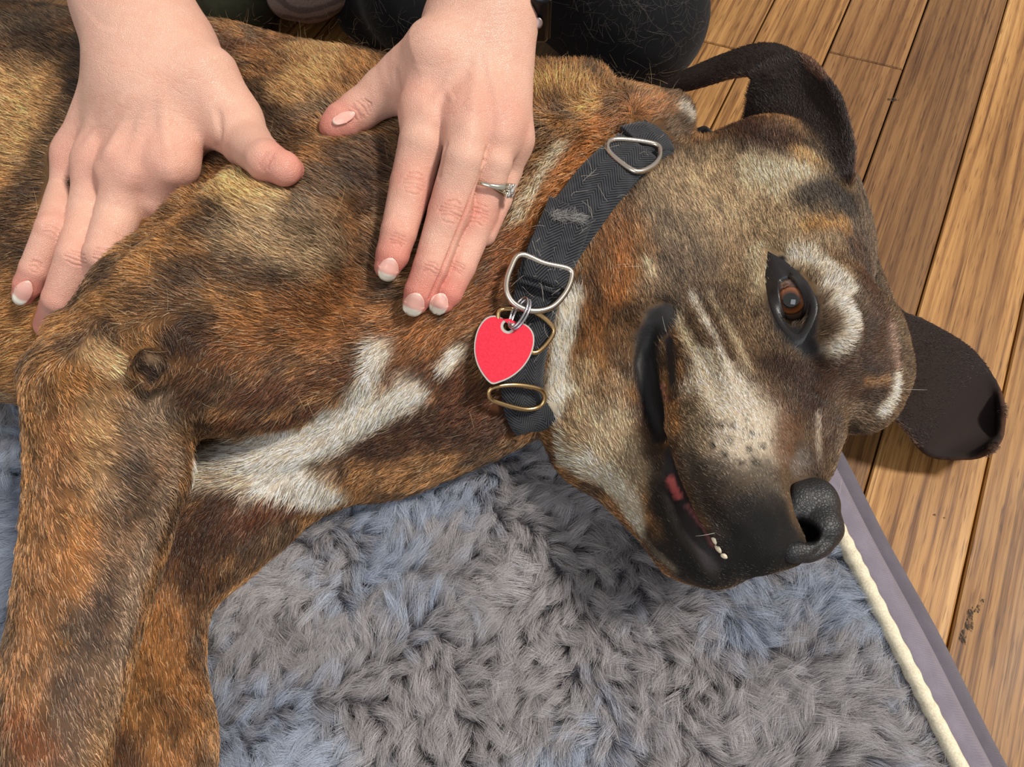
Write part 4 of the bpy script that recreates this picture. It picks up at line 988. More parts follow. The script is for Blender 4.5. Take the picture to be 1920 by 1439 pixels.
# ---------------------------------------------------------------- collar and tag
def herringbone(name, base, light):
    m = MB(name); a = m.attr('suv'); sx = m.n('ShaderNodeSeparateXYZ'); m.l(a.outputs['Vector'], sx.inputs[0])
    v = m.math('ABSOLUTE', m.math('SUBTRACT', m.math('FRACT', m.math('MULTIPLY', sx.outputs[1], 2.0)), .5))
    u = m.math('ADD', m.math('MULTIPLY', sx.outputs[0], 400), m.math('MULTIPLY', v, 8.0))
    s = m.math('FRACT', u); tri = m.math('ABSOLUTE', m.math('SUBTRACT', s, .5))
    nz = m.noise(m.coord('Object'), 1500, 3); n2 = m.noise(m.coord('Object'), 120, 3)
    r = m.ramp(tri, [(.12, tuple(base)), (.36, tuple(light))])
    c = m.mixc(.5, r, m.ramp(nz, [(.3, (.45, .45, .45)), (.7, (1.3, 1.3, 1.3))]), 'MULTIPLY')
    c = m.mixc(m.ramp(n2, [(.45, (0, 0, 0)), (.75, (.35, .35, .35))]), c, tuple(lin(70, 70, 74)))
    m.set(Base_Color=c, Roughness=.92); m.b.inputs['Sheen Weight'].default_value = .12; m.b.inputs['Specular IOR Level'].default_value = .2
    m.bump(m.math('ADD', tri, m.math('MULTIPLY', nz, .6)), .6, .0006); return m.m
mat_strap = herringbone('herringbone_webbing', lin(8, 8, 10), lin(58, 59, 64))
mat_steel = simple('worn_steel', lin(205, 192, 178), .22, 1.0); mat_brass = simple('worn_brass', lin(202, 168, 120), .25, 1.0)
collar = link('dog_collar', None, label='black herringbone dog collar with metal rings around the brindle dog\'s neck', cat='dog collar')
BV = BVHTree.FromPolygons(dog_V.tolist(), dog_Q.tolist())
COLLAR_PTS = []
def strap(pts, half, lift, th=.0026, ns=80, nw=9, extra0=None, extra1=None, name='strap', sink=None):
    """ribbon along photograph points laid on the coat"""
    pp = spline(np.array(pts, float), ns); P, N = [], []
    for x, y in pp:
        p, n = hit(x, y); P.append(p); N.append(n)
    P, N = np.array(P), np.array(N)
    for _ in range(10): P[1:-1] = (P[:-2] + P[1:-1] + P[2:]) / 3; N[1:-1] = nrm(N[:-2] + N[1:-1] + N[2:])
    if extra0 is not None: P = np.vstack([spline(np.vstack([extra0, P[:1]]), 24)[:-1], P]); 
    if extra1 is not None: P = np.vstack([P, spline(np.vstack([P[-1:], extra1]), 24)[1:]])
    if len(N) < len(P):
        N2 = []
        for p in P:
            r = BV.find_nearest(Vector(p)); N2.append(np.array(r[1]))
        N = np.array(N2)
        for _ in range(10): N[1:-1] = nrm(N[:-2] + N[1:-1] + N[2:])
    L_ = lift if np.isscalar(lift) else np.interp(np.linspace(0, 1, len(P)), np.linspace(0, 1, len(lift)), lift)
    T_ = nrm(np.gradient(P, axis=0)); Bt = nrm(np.cross(T_, N)); P = P + N * np.broadcast_to(L_, (len(P),))[:, None]
    vs = np.linspace(-1, 1, nw); hw = half if np.isscalar(half) else np.interp(np.linspace(0, 1, len(P)), np.linspace(0, 1, len(half)), half)
    hw = np.broadcast_to(hw, (len(P),)) * mpp(P[len(P) // 2])
    G = P[:, None] + Bt[:, None] * (vs[None, :, None] * hw[:, None, None]) - N[:, None] * (.0014 * (vs ** 2))[None, :, None]
    Vs, Fs = sheet_mesh(G, th); o = mesh_obj(name, Vs, Fs, mat_strap, collar)
    ln = np.r_[0, np.cumsum(np.linalg.norm(np.diff(P, axis=0), axis=1))]
    suv = np.zeros((len(P), nw, 3)); suv[..., 0] = ln[:, None]; suv[..., 1] = (vs * .5 + .5)[None]
    at = o.data.attributes.new('suv', 'FLOAT_VECTOR', 'POINT'); at.data.foreach_set('vector', np.concatenate([suv.reshape(-1, 3)] * 2).astype(np.float32).ravel())
    COLLAR_PTS.append(G.reshape(-1, 3)[::5]); return G
# band round the neck: the hidden half passes behind and under it
back = np.array([A(1040, 800, .072), A(1120, 720, .070), A(1240, 520, .070), A(1330, 330, .072), A(1340, 240, .085)])
strap([(1232, 262), (1212, 274), (1180, 296), (1130, 345), (1080, 405), (1035, 470), (1010, 530), (995, 600), (984, 660), (976, 720), (984, 768), (1006, 796)], [40, 46, 50, 50, 48, 44, 42, 42, 44, 46], .0030, extra0=np.array([A(1330, 290, .08), A(1300, 262, .10), A(1262, 248, .125)]), extra1=back, ns=110)
# doubled layers near the rings
strap([(1190, 290), (1135, 338), (1084, 402), (1046, 452), (1016, 505), (1004, 545)], [48, 50, 50, 48, 44], [.0075, .0072, .0068, .0074, .010, .009], ns=60, name='strap')
strap([(1065, 402), (1040, 455), (1018, 500), (1008, 535)], [47, 48, 47, 42], [.0085, .0105, .0125, .0125], ns=40, name='strap_end')
strap([(1248, 268), (1215, 268), (1182, 276)], [30, 38, 42], [.003, .007, .006], ns=30, name='strap_loop')
def ring_obj(pts, rpx, mat, name, zlift, parent, closed=True, n=64, sub=None):
    pp = np.array(pts, float); pp = np.vstack([pp, pp[:1]]) if closed else pp
    # periodic spline
    if closed:
        ext = np.vstack([pp[-3:-1], pp, pp[1:3]]); q = spline(ext, 400); t0, t1 = int(400 * 2 / (len(ext) - 1)), int(400 * (len(ext) - 3) / (len(ext) - 1)); q = q[t0:t1]
        q = resample(q, np.linalg.norm(np.diff(q, axis=0), axis=1).sum() / n)[:-1]
    else: q = spline(pp, n)
    P = []
    zl = zlift if callable(zlift) else (lambda x, y: zlift)
    pl = [lifted2(x, y, zl(x, y)) for x, y in q]; P = np.array(pl)
    c = P.mean(0); u, s, vt = np.linalg.svd(P - c); nn = vt[2]               # a stiff ring is flat
    P = np.array([CP + nrm(ray(x, y)) * (((c - CP) @ nn) / (nrm(ray(x, y)) @ nn)) for x, y in q])
    r = rpx * mpp(P[0]); Vt, Ft = tube(P, r, 10, closed); o = mesh_obj(name, Vt, Ft, mat, parent); COLLAR_PTS.append(P); return P
def lifted2(x, y, h):
    p, n = hit(x, y); d = nrm(ray(x, y)); return p - d * (h / max(.45, -(d @ n)))
ring_obj([(976, 478), (957, 505), (949, 540), (962, 568), (995, 583), (1032, 577), (1058, 552), (1071, 522), (1066, 505), (1020, 494)], 6.2, mat_steel, 'd_ring', .0125, collar)
ring_obj([(934, 592), (945, 580), (1000, 585), (1035, 612), (1034, 632), (1008, 660), (985, 655), (945, 620)], 5.0, mat_brass, 'loop_ring', .0055, collar)
ring_obj([(1140, 282), (1152, 262), (1226, 270), (1238, 288), (1228, 308), (1200, 322), (1176, 314)], 5.4, mat_steel, 'slide_ring', .0085, collar)
ring_obj([(922, 728), (918, 746), (940, 757), (985, 768), (1012, 762), (1021, 745), (1010, 730), (965, 722)], 5.0, mat_brass, 'slide_buckle', .0075, collar)
# heart tag hanging from the ring
tag = link('heart_tag', None, label='red heart-shaped metal name tag hanging from the dog collar', cat='tag')
OUTL = np.array([(953, 606), (944, 598), (928, 592), (912, 596), (899, 611), (891, 633), (889, 658), (894, 682), (905, 703), (921, 720), (938, 717), (958, 708), (978, 692), (993, 671), (1001, 648), (1001, 628), (993, 614), (980, 606), (965, 604)], float)
oo = spline(np.vstack([OUTL, OUTL[:1]]), 73)[:-1]; cc_ = oo.mean(0)
tp0 = lifted2(952, 640, .012); nrmT = nrm(nrm(CP - tp0) * .75 + np.array([0, 0, 1]) * .45)
def on_plane(x, y, off=0.0):
    d = nrm(ray(x, y)); t = ((tp0 + nrmT * off - CP) @ nrmT) / (d @ nrmT); return CP + d * t
hole = np.array([(952.5 + 9 * math.cos(a), 612 + 9 * math.sin(a)) for a in np.linspace(0, 2 * math.pi, 72, endpoint=False)])
# order the outline by angle about the hole so a ring of quads joins both loops
def by_angle(loop, c): a = np.arctan2(loop[:, 1] - c[1], loop[:, 0] - c[0]); return loop[np.argsort(a)]
def plate(outer, inner, off, th, name, mat):
    n = len(outer); V = [on_plane(x, y, off) for x, y in outer] + [on_plane(x, y, off) for x, y in inner] + [on_plane(x, y, off) - nrmT * th for x, y in outer] + [on_plane(x, y, off) - nrmT * th for x, y in inner]
    F = []
    for i in range(n):
        j = (i + 1) % n; F += [(i, j, n + j, n + i), (2 * n + i, 3 * n + i, 3 * n + j, 2 * n + j), (i, 2 * n + i, 2 * n + j, j), (n + i, n + j, 3 * n + j, 3 * n + i)]
    return mesh_obj(name, np.array(V), F, mat, tag, smooth=False)
hc = np.array([952.5, 612.0])
# resample outer outline at the angles of the hole loop (star-shaped about the hole is not quite true: use arc length)
st = np.argmin(np.hypot(*(oo - np.array([953, 604])).T)); oo2 = np.roll(oo, -st, 0)
if np.cross(oo2[10] - hc, oo2[14] - hc) * np.cross(hole[10] - hc, hole[14] - hc) < 0: hole = hole[::-1]
st2 = np.argmin(np.hypot(*(hole - np.array([953, 603])).T)); hole = np.roll(hole, -st2, 0)
m = MB('red_enamel'); nz = m.noise(m.coord('Object'), 900, 3); n2 = m.noise(m.coord('Object', (1, 8, 1)), 300, 2)
m.set(Base_Color=m.ramp(nz, [(.3, lin(206, 28, 52)), (.7, lin(222, 44, 68))]), Roughness=.38, Metallic=.1); m.bump(n2, .12, .0002)
plate(oo2, hole, -.0001, .0012, 'tag_rim', simple('tag_metal', lin(225, 218, 210), .3, .8))
inn = cc_ + (oo2 - cc_) * .955; hole2 = hc + (hole - hc) * 1.55
plate(inn, hole2, .0002, .0005, 'tag_face', m.m)
sr = []
for k in range(2):
    a = np.linspace(0, 2 * math.pi, 40, endpoint=False); ca, sa = math.cos(1.08), math.sin(1.08)
    q = np.stack([972 + k * 5 + 32 * np.cos(a) * ca * -1 + 11 * np.sin(a) * sa, 586 + k * 3 + 32 * np.cos(a) * sa + 11 * np.sin(a) * ca], 1)
    P = np.array([on_plane(x, y, .0015 + .003 * math.sin(t)) for (x, y), t in zip(q, a)]); sr.append(tube(P, 2.6 * mpp(P[0]), 8, True))
Vt, Ft = merge(sr); mesh_obj('split_ring', Vt, Ft, simple('split_ring_steel', lin(190, 190, 195), .2, 1.0), tag)
# shed hairs caught in the webbing
r_ = np.random.default_rng(4); G = COLLAR_PTS[1]; n = 90; hp = []
for i in range(n):
    p = G[r_.integers(len(G))] if r_.random() < .6 else COLLAR_PTS[0][r_.integers(len(COLLAR_PTS[0]) * 2 // 3)]
    rr_ = BV.find_nearest(Vector(p)); nn = np.array(rr_[1]); p = p + nn * .002; d = nrm(np.cross(nn, r_.normal(size=3))); b = np.cross(nn, d); L = r_.uniform(.005, .016); cv = r_.normal(0, .5)
    t = np.linspace(-.5, .5, 6); hp.append(p + t[:, None] * d * L + (t ** 2)[:, None] * b * L * cv + nn * .0012 * np.sin(t * 5 + i)[:, None] + nn * .001)
hair('shed_hairs', collar, np.array(hp), .00005, np.tile(lin(215, 205, 190), (n, 1)), mat_fur)
# frayed fold of the webbing
rr_ = np.random.default_rng(6); hp = []
for i in range(260):
    x, y = 1030 + rr_.uniform(0, 62), 402; x += 0; y = 402 + (x - 1030) * .14 + rr_.normal(0, 4)
    p = lifted2(x, y, .012); d = nrm(CR * rr_.normal(.6, .6) - CU * rr_.normal(0, .5)); t = np.linspace(0, 1, 4)
    hp.append(p + t[:, None] * d * rr_.uniform(.002, .006) + nrm(CP - p) * (.0015 * np.sin(t * 3))[:, None])
hair('frayed_edge', collar, np.array(hp), .00006, np.tile(lin(176, 172, 168), (260, 1)) * rr_.uniform(.4, 1.1, (260, 1)), mat_fur)
COLLAR_ALL = np.concatenate(COLLAR_PTS)
# ---------------------------------------------------------------- clothes, ring, watch
def black_cloth(name, c, rough=.85):
    m = MB(name); nz = m.noise(m.coord('Object'), 60, 4); nf = m.noise(m.coord('Object'), 1600, 2)
    cc = m.ramp(nz, [(.3, tuple(np.array(c) * .7)), (.7, tuple(np.array(c) * 1.25))])
    m.set(Base_Color=cc, Roughness=rough); m.b.inputs['Specular IOR Level'].default_value = .2; m.b.inputs['Sheen Weight'].default_value = .05; m.bump(nf, .25, .0005); return m.m
mat_black = black_cloth('black_cotton', lin(13, 14, 18))
TS = SDF((-.60, .40, 0.0), (.62, 1.40, .36), .006)
def tc_(pts, k=.03):
    P = [A(x, y, z) for x, y, z, r in pts]; TS.chain(P, [r * mpp(p) for p, (_, _, _, r) in zip(P, pts)], k)
tc_([(1190, 30, .082, 128), (1110, -60, .095, 138), (930, -240, .14, 150)])       # near thigh and knee
tc_([(1190, 30, .075, 118), (1240, -220, .06, 110)])                             # shin folded back
tc_([(790, 0, .090, 110), (800, -120, .12, 140), (860, -300, .16, 160)])
tc_([(705, 0, .055, 84), (790, -20, .07, 100)])
tc_([(330, -120, .07, 120), (560, -170, .08, 130), (800, -160, .10, 130)])
V, Q = TS.mesh()
trousers = mesh_obj('trousers', V, Q, mat_black, person); trousers['label'] = 'black trousers'
SS = SDF((-.46, .60, .06), (.40, 1.40, .80), .008)
SS.chain([ell_l * .6 + shl * .4, shl], [.058, .072], .04); SS.chain([ell_r * .6 + shr * .4, shr], [.062, .075], .04)
SS.chain([np.array([-.03, 1.18, .22]), np.array([-.03, 1.08, .42]), np.array([-.03, .97, .56])], [.15, .135, .125], .05); SS.chain([shl, shr], [.075, .075], .05)
V, Q = SS.mesh(); top = mesh_obj('shirt', V, Q, mat_black, person); top['label'] = 'black short-sleeved shirt'
# light hairs stuck to the trousers
r_ = np.random.default_rng(12); bvt = BVHTree.FromPolygons(*[x.tolist() for x in TS.mesh()]); hp = []
for i in range(420):
    x, y = (r_.uniform(1050, 1340), r_.uniform(0, 190)) if i % 3 else (r_.uniform(500, 780), r_.uniform(0, 110))
    r = bvt.ray_cast(Vector(CP), Vector(nrm(ray(x, y))))
    if r[0] is None: continue
    p, nn = np.array(r[0]), np.array(r[1]); d = nrm(np.cross(nn, r_.normal(size=3))); b = np.cross(nn, d); L = r_.uniform(.006, .022); cv = r_.normal(0, .6); t = np.linspace(-.5, .5, 6)
    hp.append(p + nn * .001 + t[:, None] * d * L + (t ** 2)[:, None] * b * L * cv)
if hp: hair('shed_hairs', trousers, np.array(hp), .000035, np.tile(lin(120, 112, 104), (len(hp), 1)), mat_fur)
# ring on the fourth finger
ring = link('ring', None, label='silver ring with a small stone cluster on the hand beside the collar', cat='ring')
mat_silver = simple('silver', lin(214, 206, 190), .16, 1.0); mat_oxid = simple('dark_silver', lin(60, 58, 56), .3, 1.0)
fa, fb = R_rng[1][0], R_rng[2][0]; fdir = nrm(fb - fa); fc = fa + (fb - fa) * .40; fr = (R_rng[1][1] * .6 + R_rng[2][1] * .4) * 1.045
e1 = nrm(np.cross(fdir, nrm(CP - fc))); e2 = np.cross(e1, fdir)
st_dir = nrm(proj(fc + e1 * .01) - proj(fc)); e1 = e1 if st_dir[0] > 0 else -e1
a = np.linspace(0, 2 * math.pi, 72, endpoint=False); stone_a = math.atan2((nrm(CP - fc) @ e2) * .35, .94)
dirs = np.cos(a)[:, None] * e1 + np.sin(a)[:, None] * e2; da = np.abs((a - stone_a + math.pi) % (2 * math.pi) - math.pi)
G = []
for i in range(72):
    w = .0012 + .0026 * math.exp(-(da[i] / .7) ** 2); o = fr + .0006 + .0012 * math.exp(-(da[i] / .4) ** 2)
    G.append([fc + dirs[i] * (fr - .0002) - fdir * w * .9, fc + dirs[i] * o - fdir * w, fc + dirs[i] * (o + .0003), fc + dirs[i] * o + fdir * w, fc + dirs[i] * (fr - .0002) + fdir * w * .9])
G = np.array(G); k = 5
F = [(i * k + j, i * k + (j + 1) % k, ((i + 1) % 72) * k + (j + 1) % k, ((i + 1) % 72) * k + j) for i in range(72) for j in range(k)]
mesh_obj('band', G.reshape(-1, 3), F, mat_silver, ring)
sd = math.cos(stone_a) * e1 + math.sin(stone_a) * e2; sp = fc + sd * (fr + .0018); tx = nrm(np.cross(sd, fdir))
m = MB('clear_stone'); m.set(Base_Color=(.9, .92, .95), Roughness=.02); m.b.inputs['Transmission Weight'].default_value = .8; m.b.inputs['IOR'].default_value = 2.2; mat_stone = m.m
def gem(c, r, name='stone'):
    n = 8; V = []
    for rr2, h in ((.55, .55), (1.0, .2), (.0, -.9)):
        V += [c + (tx * math.cos(6.2832 * i / n) + fdir * math.sin(6.2832 * i / n)) * r * rr2 + sd * h * r for i in range(n)]
    F = [tuple(range(n))] + [(i, (i + 1) % n, n + (i + 1) % n, n + i)[::-1] for i in range(n)] + [(n + i, n + (i + 1) % n, 2 * n + (i + 1) % n, 2 * n + i)[::-1] for i in range(n)]
    mesh_obj(name, np.array(V), F, mat_stone, ring, smooth=False)
cl = []
for u, v, r in ((0, 0, .0027), (1.3, 1.0, .0016), (-1.3, 1.0, .0016), (1.3, -1.0, .0016), (-1.3, -1.0, .0016)):
    c = sp + tx * u * .0024 + fdir * v * .0024; gem(c + sd * .0014, r)
    Vt, Ft = tube(np.array([c - sd * .0016, c + sd * .0004, c + sd * .001]), [r * .7, r * 1.05, r * 1.15], 10); cl.append((Vt, Ft))
    for q in range(4):
        an = math.pi / 4 + q * math.pi / 2; pc_ = c + (tx * math.cos(an) + fdir * math.sin(an)) * r * 1.05
        cl.append(tube(np.array([pc_ - sd * .0008, pc_ + sd * .0014]), [.0003, .00025], 6))
Vt, Ft = merge(cl); mesh_obj('setting', Vt, Ft, mat_silver, ring)
# wrist watch, seen from its side
watch = link('wrist_watch', None, label='black wrist watch with a round silver crown on the wrist of the ringed hand', cat='watch')
wc = (W_r[0][0] * .8 + W_r[1][0] * .2); wd = nrm(W_r[1][0] - W_r[0][0]); wr = (W_r[0][1] + W_r[1][1]) / 2
w1 = nrm(np.cross(wd, nrm(CP - wc))); w1 = w1 if (proj(wc + w1 * .01) - proj(wc))[0] > 0 else -w1; w2 = np.cross(wd, w1); w2 = w2 if w2 @ (CP - wc) > 0 else -w2
mat_band = simple('watch_band', lin(20, 21, 24), .45); mat_case = simple('watch_case', lin(26, 27, 30), .25, .6)
a = np.linspace(0, 2 * math.pi, 97); wrist = wc + wd * .004
rad = wr * (1.05 + .16 * np.exp(-((a - .15) / .7) ** 2) + .16 * np.exp(-((a - 2 * math.pi - .15) / .7) ** 2) + .30 * np.exp(-((a - 5.35) / .5) ** 2))
G = np.stack([wrist + (np.cos(a) * rad)[:, None] * w1 + (np.sin(a) * rad)[:, None] * w2 + wd * o for o in np.linspace(-.010, .010, 5)], 1)
Vt, Ft = sheet_mesh(G, .0022); mesh_obj('strap', Vt, Ft, mat_band, watch)
ca = .12; cdir = math.cos(ca) * w1 + math.sin(ca) * w2; ctan = nrm(np.cross(wd, cdir)); cc0 = wrist + cdir * wr * 1.30
def rbox(c, ax, half, bev, name, mat, parent):
    bm = bmesh.new(); bmesh.ops.create_cube(bm, size=2)
    for v in bm.verts: v.co = Vector((v.co.x * half[0], v.co.y * half[1], v.co.z * half[2]))
    bmesh.ops.bevel(bm, geom=bm.edges[:], offset=bev, segments=4, profile=.6, affect='EDGES')
    V = np.array([v.co for v in bm.verts]); F = [tuple(v.index for v in f.verts) for f in bm.faces]; bm.free()
    return mesh_obj(name, c + V @ np.array(ax), F, mat, parent)
rbox(cc0, [ctan, wd, cdir], (.019, .017, .0055), .0045, 'case', mat_case, watch)
rbox(cc0 + cdir * .0056, [ctan, wd, cdir], (.0165, .0145, .0008), .0006, 'display', simple('watch_glass', lin(8, 9, 12), .05), watch)
d = nrm(ray(1007, 43)); kp = CP + d * (np.linalg.norm(cc0 - CP) - .016); wd = d
Vt, Ft = tube(np.array([kp + wd * .006, kp + wd * .0006, kp - wd * .0012, kp - wd * .0014]), [.0032, .0034, .0031, .0026], 28)
mesh_obj('crown', Vt, Ft, simple('crown_steel', lin(150, 128, 124), .3, .9), watch)
# footwear toe and olive cloth seen behind the dog's back
KS = SDF(A(575, -10, .10) - .10, A(575, -10, .10) + .12, .002)
def kc(pts, k=.012):
    P = [A(x, y, z) for x, y, z, r in pts]; KS.chain(P, [r * mpp(p) for p, (_, _, _, r) in zip(P, pts)], k)
kc([(540, -6, .078, 40), (580, -20, .082, 50), (620, -26, .084, 44)]); kc([(580, -20, .082, 50), (585, -130, .10, 56)])
V, Q = KS.mesh()
m = MB('heathered_knit'); wv = m.n('ShaderNodeTexWave', wave_type='RINGS'); wv.inputs['Scale'].default_value = 26; wv.inputs['Distortion'].default_value = 5; wv.inputs['Detail'].default_value = 3
tc = m.n('ShaderNodeTexCoord'); mp = m.n('ShaderNodeMapping'); kpos = A(600, -10, .10); mp.inputs['Location'].default_value = tuple(-kpos); m.l(tc.outputs['Object'], mp.inputs[0]); m.l(mp.outputs[0], wv.inputs[0])
nz = m.noise(m.coord('Object'), 700, 3)
m.set(Base_Color=m.mixc(.5, m.ramp(wv.outputs['Fac'], [(.2, lin(112, 96, 92)), (.7, lin(150, 132, 125))]), m.ramp(nz, [(.3, (.5, .5, .5)), (.7, (1.2, 1.2, 1.2))]), 'MULTIPLY'), Roughness=.95); m.bump(nz, .6, .001)
mesh_obj('slipper', V, Q, m.m, label='grey-pink slipper toe behind the dog\'s back between the two hands', cat='slipper')
OS = SDF(A(440, -40, .07) - np.array([.16, .12, .09]), A(440, -40, .07) + np.array([.16, .22, .12]), .003)
P = [A(440, -4, .052), A(410, -60, .06), A(390, -180, .07)]; OS.chain(P, [.042, .046, .05], .02)
V, Q = OS.mesh(); mesh_obj('olive_cloth', V, Q, black_cloth('olive_canvas', lin(66, 68, 52)), label='olive green cloth bundle behind the dog\'s back beside the slipper', cat='cloth')
BLOCKERS = [(HRS, .0006), (HLS, .0006), (NS, .0004)]
# ---------------------------------------------------------------- dog fur
# growth directions: (px, py) and the way the hair points in the photograph, with length (mm) and lift
FLOW = [(40, 200, -.8, -.25, 11, .22), (150, 60, -.9, -.2, 11, .25), (30, 420, -.85, .1, 11, .22), (20, 650, -.9, .3, 11, .22), (20, 760, -.8, .6, 12, .25),
 (450, 80, -.9, -.1, 12, .25), (600, 100, -.75, -.35, 12, .3), (700, 140, -.7, -.5, 12, .3), (520, 220, -.8, -.35, 11, .25), (660, 300, -.85, -.3, 11, .22), (430, 340, -.85, -.4, 10, .22),
 (540, 430, -.88, -.4, 10, .2), (330, 500, -.88, -.35, 9, .2), (450, 580, -.88, -.3, 9, .2), (620, 560, -.9, -.35, 10, .2), (680, 440, -.85, -.5, 10, .2), (500, 740, -.6, .5, 10, .2), (620, 700, -.8, .1, 10, .2), (540, 800, -.3, .9, 10, .3),
 (230, 560, -.8, -.1, 9, .2), (130, 620, -.6, .3, 10, .25), (190, 660, .5, .3, 8, .2), (280, 660, .4, .4, 6, .2), (340, 700, -.4, .5, 8, .2),
 (120, 780, .45, .55, 8, .18), (220, 820, .6, .4, 8, .18), (310, 840, .6, .5, 8, .18), (110, 950, .45, .75, 8, .16), (220, 980, .55, .6, 8, .16), (90, 1150, .35, .85, 8, .16), (190, 1150, .45, .8, 8, .16), (60, 1380, .25, .9, 8, .16), (150, 1380, .35, .9, 8, .16),
 (400, 950, -.5, .7, 9, .2), (350, 1060, -.1, 1, 9, .2), (300, 1200, .05, 1, 8, .18), (360, 1250, .1, 1, 8, .18), (320, 1400, .1, 1, 8, .18),
 (420, 870, -.95, .1, 12, .22), (560, 830, -.85, .5, 12, .25), (680, 740, -.4, .8, 12, .25), (580, 920, -.5, .8, 12, .28), (760, 840, -.9, .35, 10, .22), (900, 800, -.85, .4, 10, .22), (820, 700, -.6, .6, 10, .22),
 (850, 560, -.8, .5, 11, .25), (900, 460, -.75, .5, 12, .25), (960, 360, -.6, .7, 15, .35), (1010, 170, -.5, -.8, 18, .55), (1080, 160, .1, -.9, 16, .5), (1050, 270, -.6, .5, 16, .35), (1130, 220, -.75, .45, 12, .3), (1240, 200, .3, -.2, 9, .3),
 (1140, 460, -.3, -.9, 9, .2), (1110, 620, -.1, -1, 9, .2), (1090, 760, -.2, -1, 8, .22), (1050, 640, -.2, -1, 10, .25), (1060, 860, -.7, -.3, 8, .3), (1140, 840, -.3, -.9, 6, .22), (1180, 930, -.5, -.8, 5, .25),
 (1300, 400, -.55, -.8, 7.5, .2), (1400, 350, -.42, -.85, 7.5, .2), (1480, 310, -.3, -.95, 8, .25), (1340, 260, -.3, -.9, 10, .3), (1430, 230, -.3, -.9, 9, .35), (1550, 360, -.4, -.85, 7, .2), (1600, 440, -.45, -.8, 7, .22), (1460, 440, -.4, -.9, 7, .2), (1350, 500, -.35, -.9, 7, .2), (1250, 500, -.4, -.8, 8, .2),
 (1420, 560, -.2, -.95, 6, .2), (1540, 520, .5, -.8, 7, .25), (1585, 590, .85, -.3, 8, .3), (1560, 650, .6, .1, 6, .3), (1620, 560, .3, -.9, 6, .22), (1660, 680, .8, -.4, 5, .25), (1660, 765, .9, .2, 6, .35), (1600, 730, .8, -.2, 5, .22),
 (1400, 650, -.55, -.8, 6, .18), (1300, 640, -.45, -.85, 7, .2), (1220, 600, -.3, -.8, 7, .22), (1180, 700, -.2, -.95, 7, .2), (1490, 720, -.35, -.9, 5, .18), (1540, 760, .2, -.9, 5, .2), (1400, 780, -.65, -.7, 4.5, .2), (1330, 800, -.6, -.7, 5, .2), (1480, 850, -.5, -.8, 4, .18), (1400, 900, -.7, -.6, 3.6, .2), (1330, 920, -.7, -.5, 4, .22), (1440, 1000, -.7, -.5, 2.5, .2), (1290, 1030, -.6, -.6, 3, .2), (1240, 960, -.5, -.8, 4, .2), (1215, 820, -.3, -.9, 5, .2),
 (1450, 100, -.6, -.6, 4.5, .2), (1560, 200, -.3, -.9, 4.5, .25), (1300, 140, -.9, .1, 4, .15), (1500, 180, -.3, -.8, 4, .3), (1780, 640, .8, .3, 5, .15), (1780, 740, .8, .4, 4, .15), (1800, 840, .7, .4, 5, .2)]
FP, FD, FL, FZ = [], [], [], []
for x, y, dx, dy, L, lf in FLOW:
    p, n = hit(x, y); q = p + (CR * dx - CU * dy) * .01
    # keep the image direction on the surface: intersect the shifted ray with the tangent plane
    px, py = proj(p); d = ray(px + dx * 20, py + dy * 20); den = d @ n
    t = ((p - CP) @ n) / den if abs(den) > .12 else None
    q = CP + d * t if t is not None and t > 0 else q
    v = q - p; v -= n * (v @ n); FP.append(p); FD.append(nrm(v)); FL.append(L); FZ.append(lf)
FP, FD, FL, FZ = np.array(FP), np.array(FD), np.array(FL) * .00078, np.array(FZ)
def flow(X):
    dv = np.zeros((len(X), 3)); L = np.zeros(len(X)); lf = np.zeros(len(X)); sw = np.zeros(len(X))
    for p, d, l, z in zip(FP, FD, FL, FZ):
        w = 1 / (((X - p) ** 2).sum(1) + .008 ** 2) ** 2
        dv += w[:, None] * d; L += w * l; lf += w * z; sw += w
    return dv / sw[:, None], L / sw, lf / sw
V, Q, NV = dog_V, dog_Q, dog_N
T = tri_of(Q)
def depth_of(P): return (P - CP) @ CF
cen = V[T].mean(1); nT = NV[T].mean(1); view = nrm(CP - cen); pc = proj(cen)
infr = ((nT * view).sum(1) > -.35) & (pc[:, 0] > -120) & (pc[:, 0] < 2040) & (pc[:, 1] > -120) & (pc[:, 1] < 1560) & (depth_of(cen) > .1)
wt = np.where(infr, 1.0, .20) * (cen[:, 2] > .03)                  # fuller where the photograph looks
headw = sstep(.075, .12, cen[:, 0])                                # more, shorter hair on the head
wt = wt * (1 + 2.2 * headw * infr)
X, k = sample_tris(V, T, N_FUR, wt, 5)
N = nrm(NV[T[k]].mean(1))
C, bare = Cv[T[k]].mean(1), Bv[T[k]].mean(1)          # the coat's colour as worked out on the skin below
keep = (np.random.default_rng(8).random(len(X)) > bare * 1.02)
# nothing grows inside the collar, the hands or the bed
for s_, lim in BLOCKERS:
    inside = np.all((X > s_.lo) & (X < s_.lo + (s_.n - 1) * s_.h), 1); i = np.nonzero(inside & keep)[0]
    if len(i): keep[i[s_.sample(X[i]) < lim]] = False
_kd = np.zeros(len(X), bool)
_lo, _hi = COLLAR_ALL.min(0) - .003, COLLAR_ALL.max(0) + .003
_i = np.nonzero(keep & np.all((X > _lo) & (X < _hi), 1))[0]
_d = np.full(len(_i), 9.0)
for _c in np.concatenate([g for g in COLLAR_PTS[:4]])[::2]: _d = np.minimum(_d, ((X[_i] - _c) ** 2).sum(1))
keep[_i[_d < .0052 ** 2]] = False
_g = G_LID.reshape(-1, 3); _i = np.nonzero(((X - ECTR) ** 2).sum(1) < (ER * 3) ** 2)[0]
keep[_i[np.array([((_g - x) ** 2).sum(1).min() < .0022 ** 2 for x in X[_i]])]] = False; keep &= ((X - ECTR) ** 2).sum(1) > (ER * 1.3) ** 2
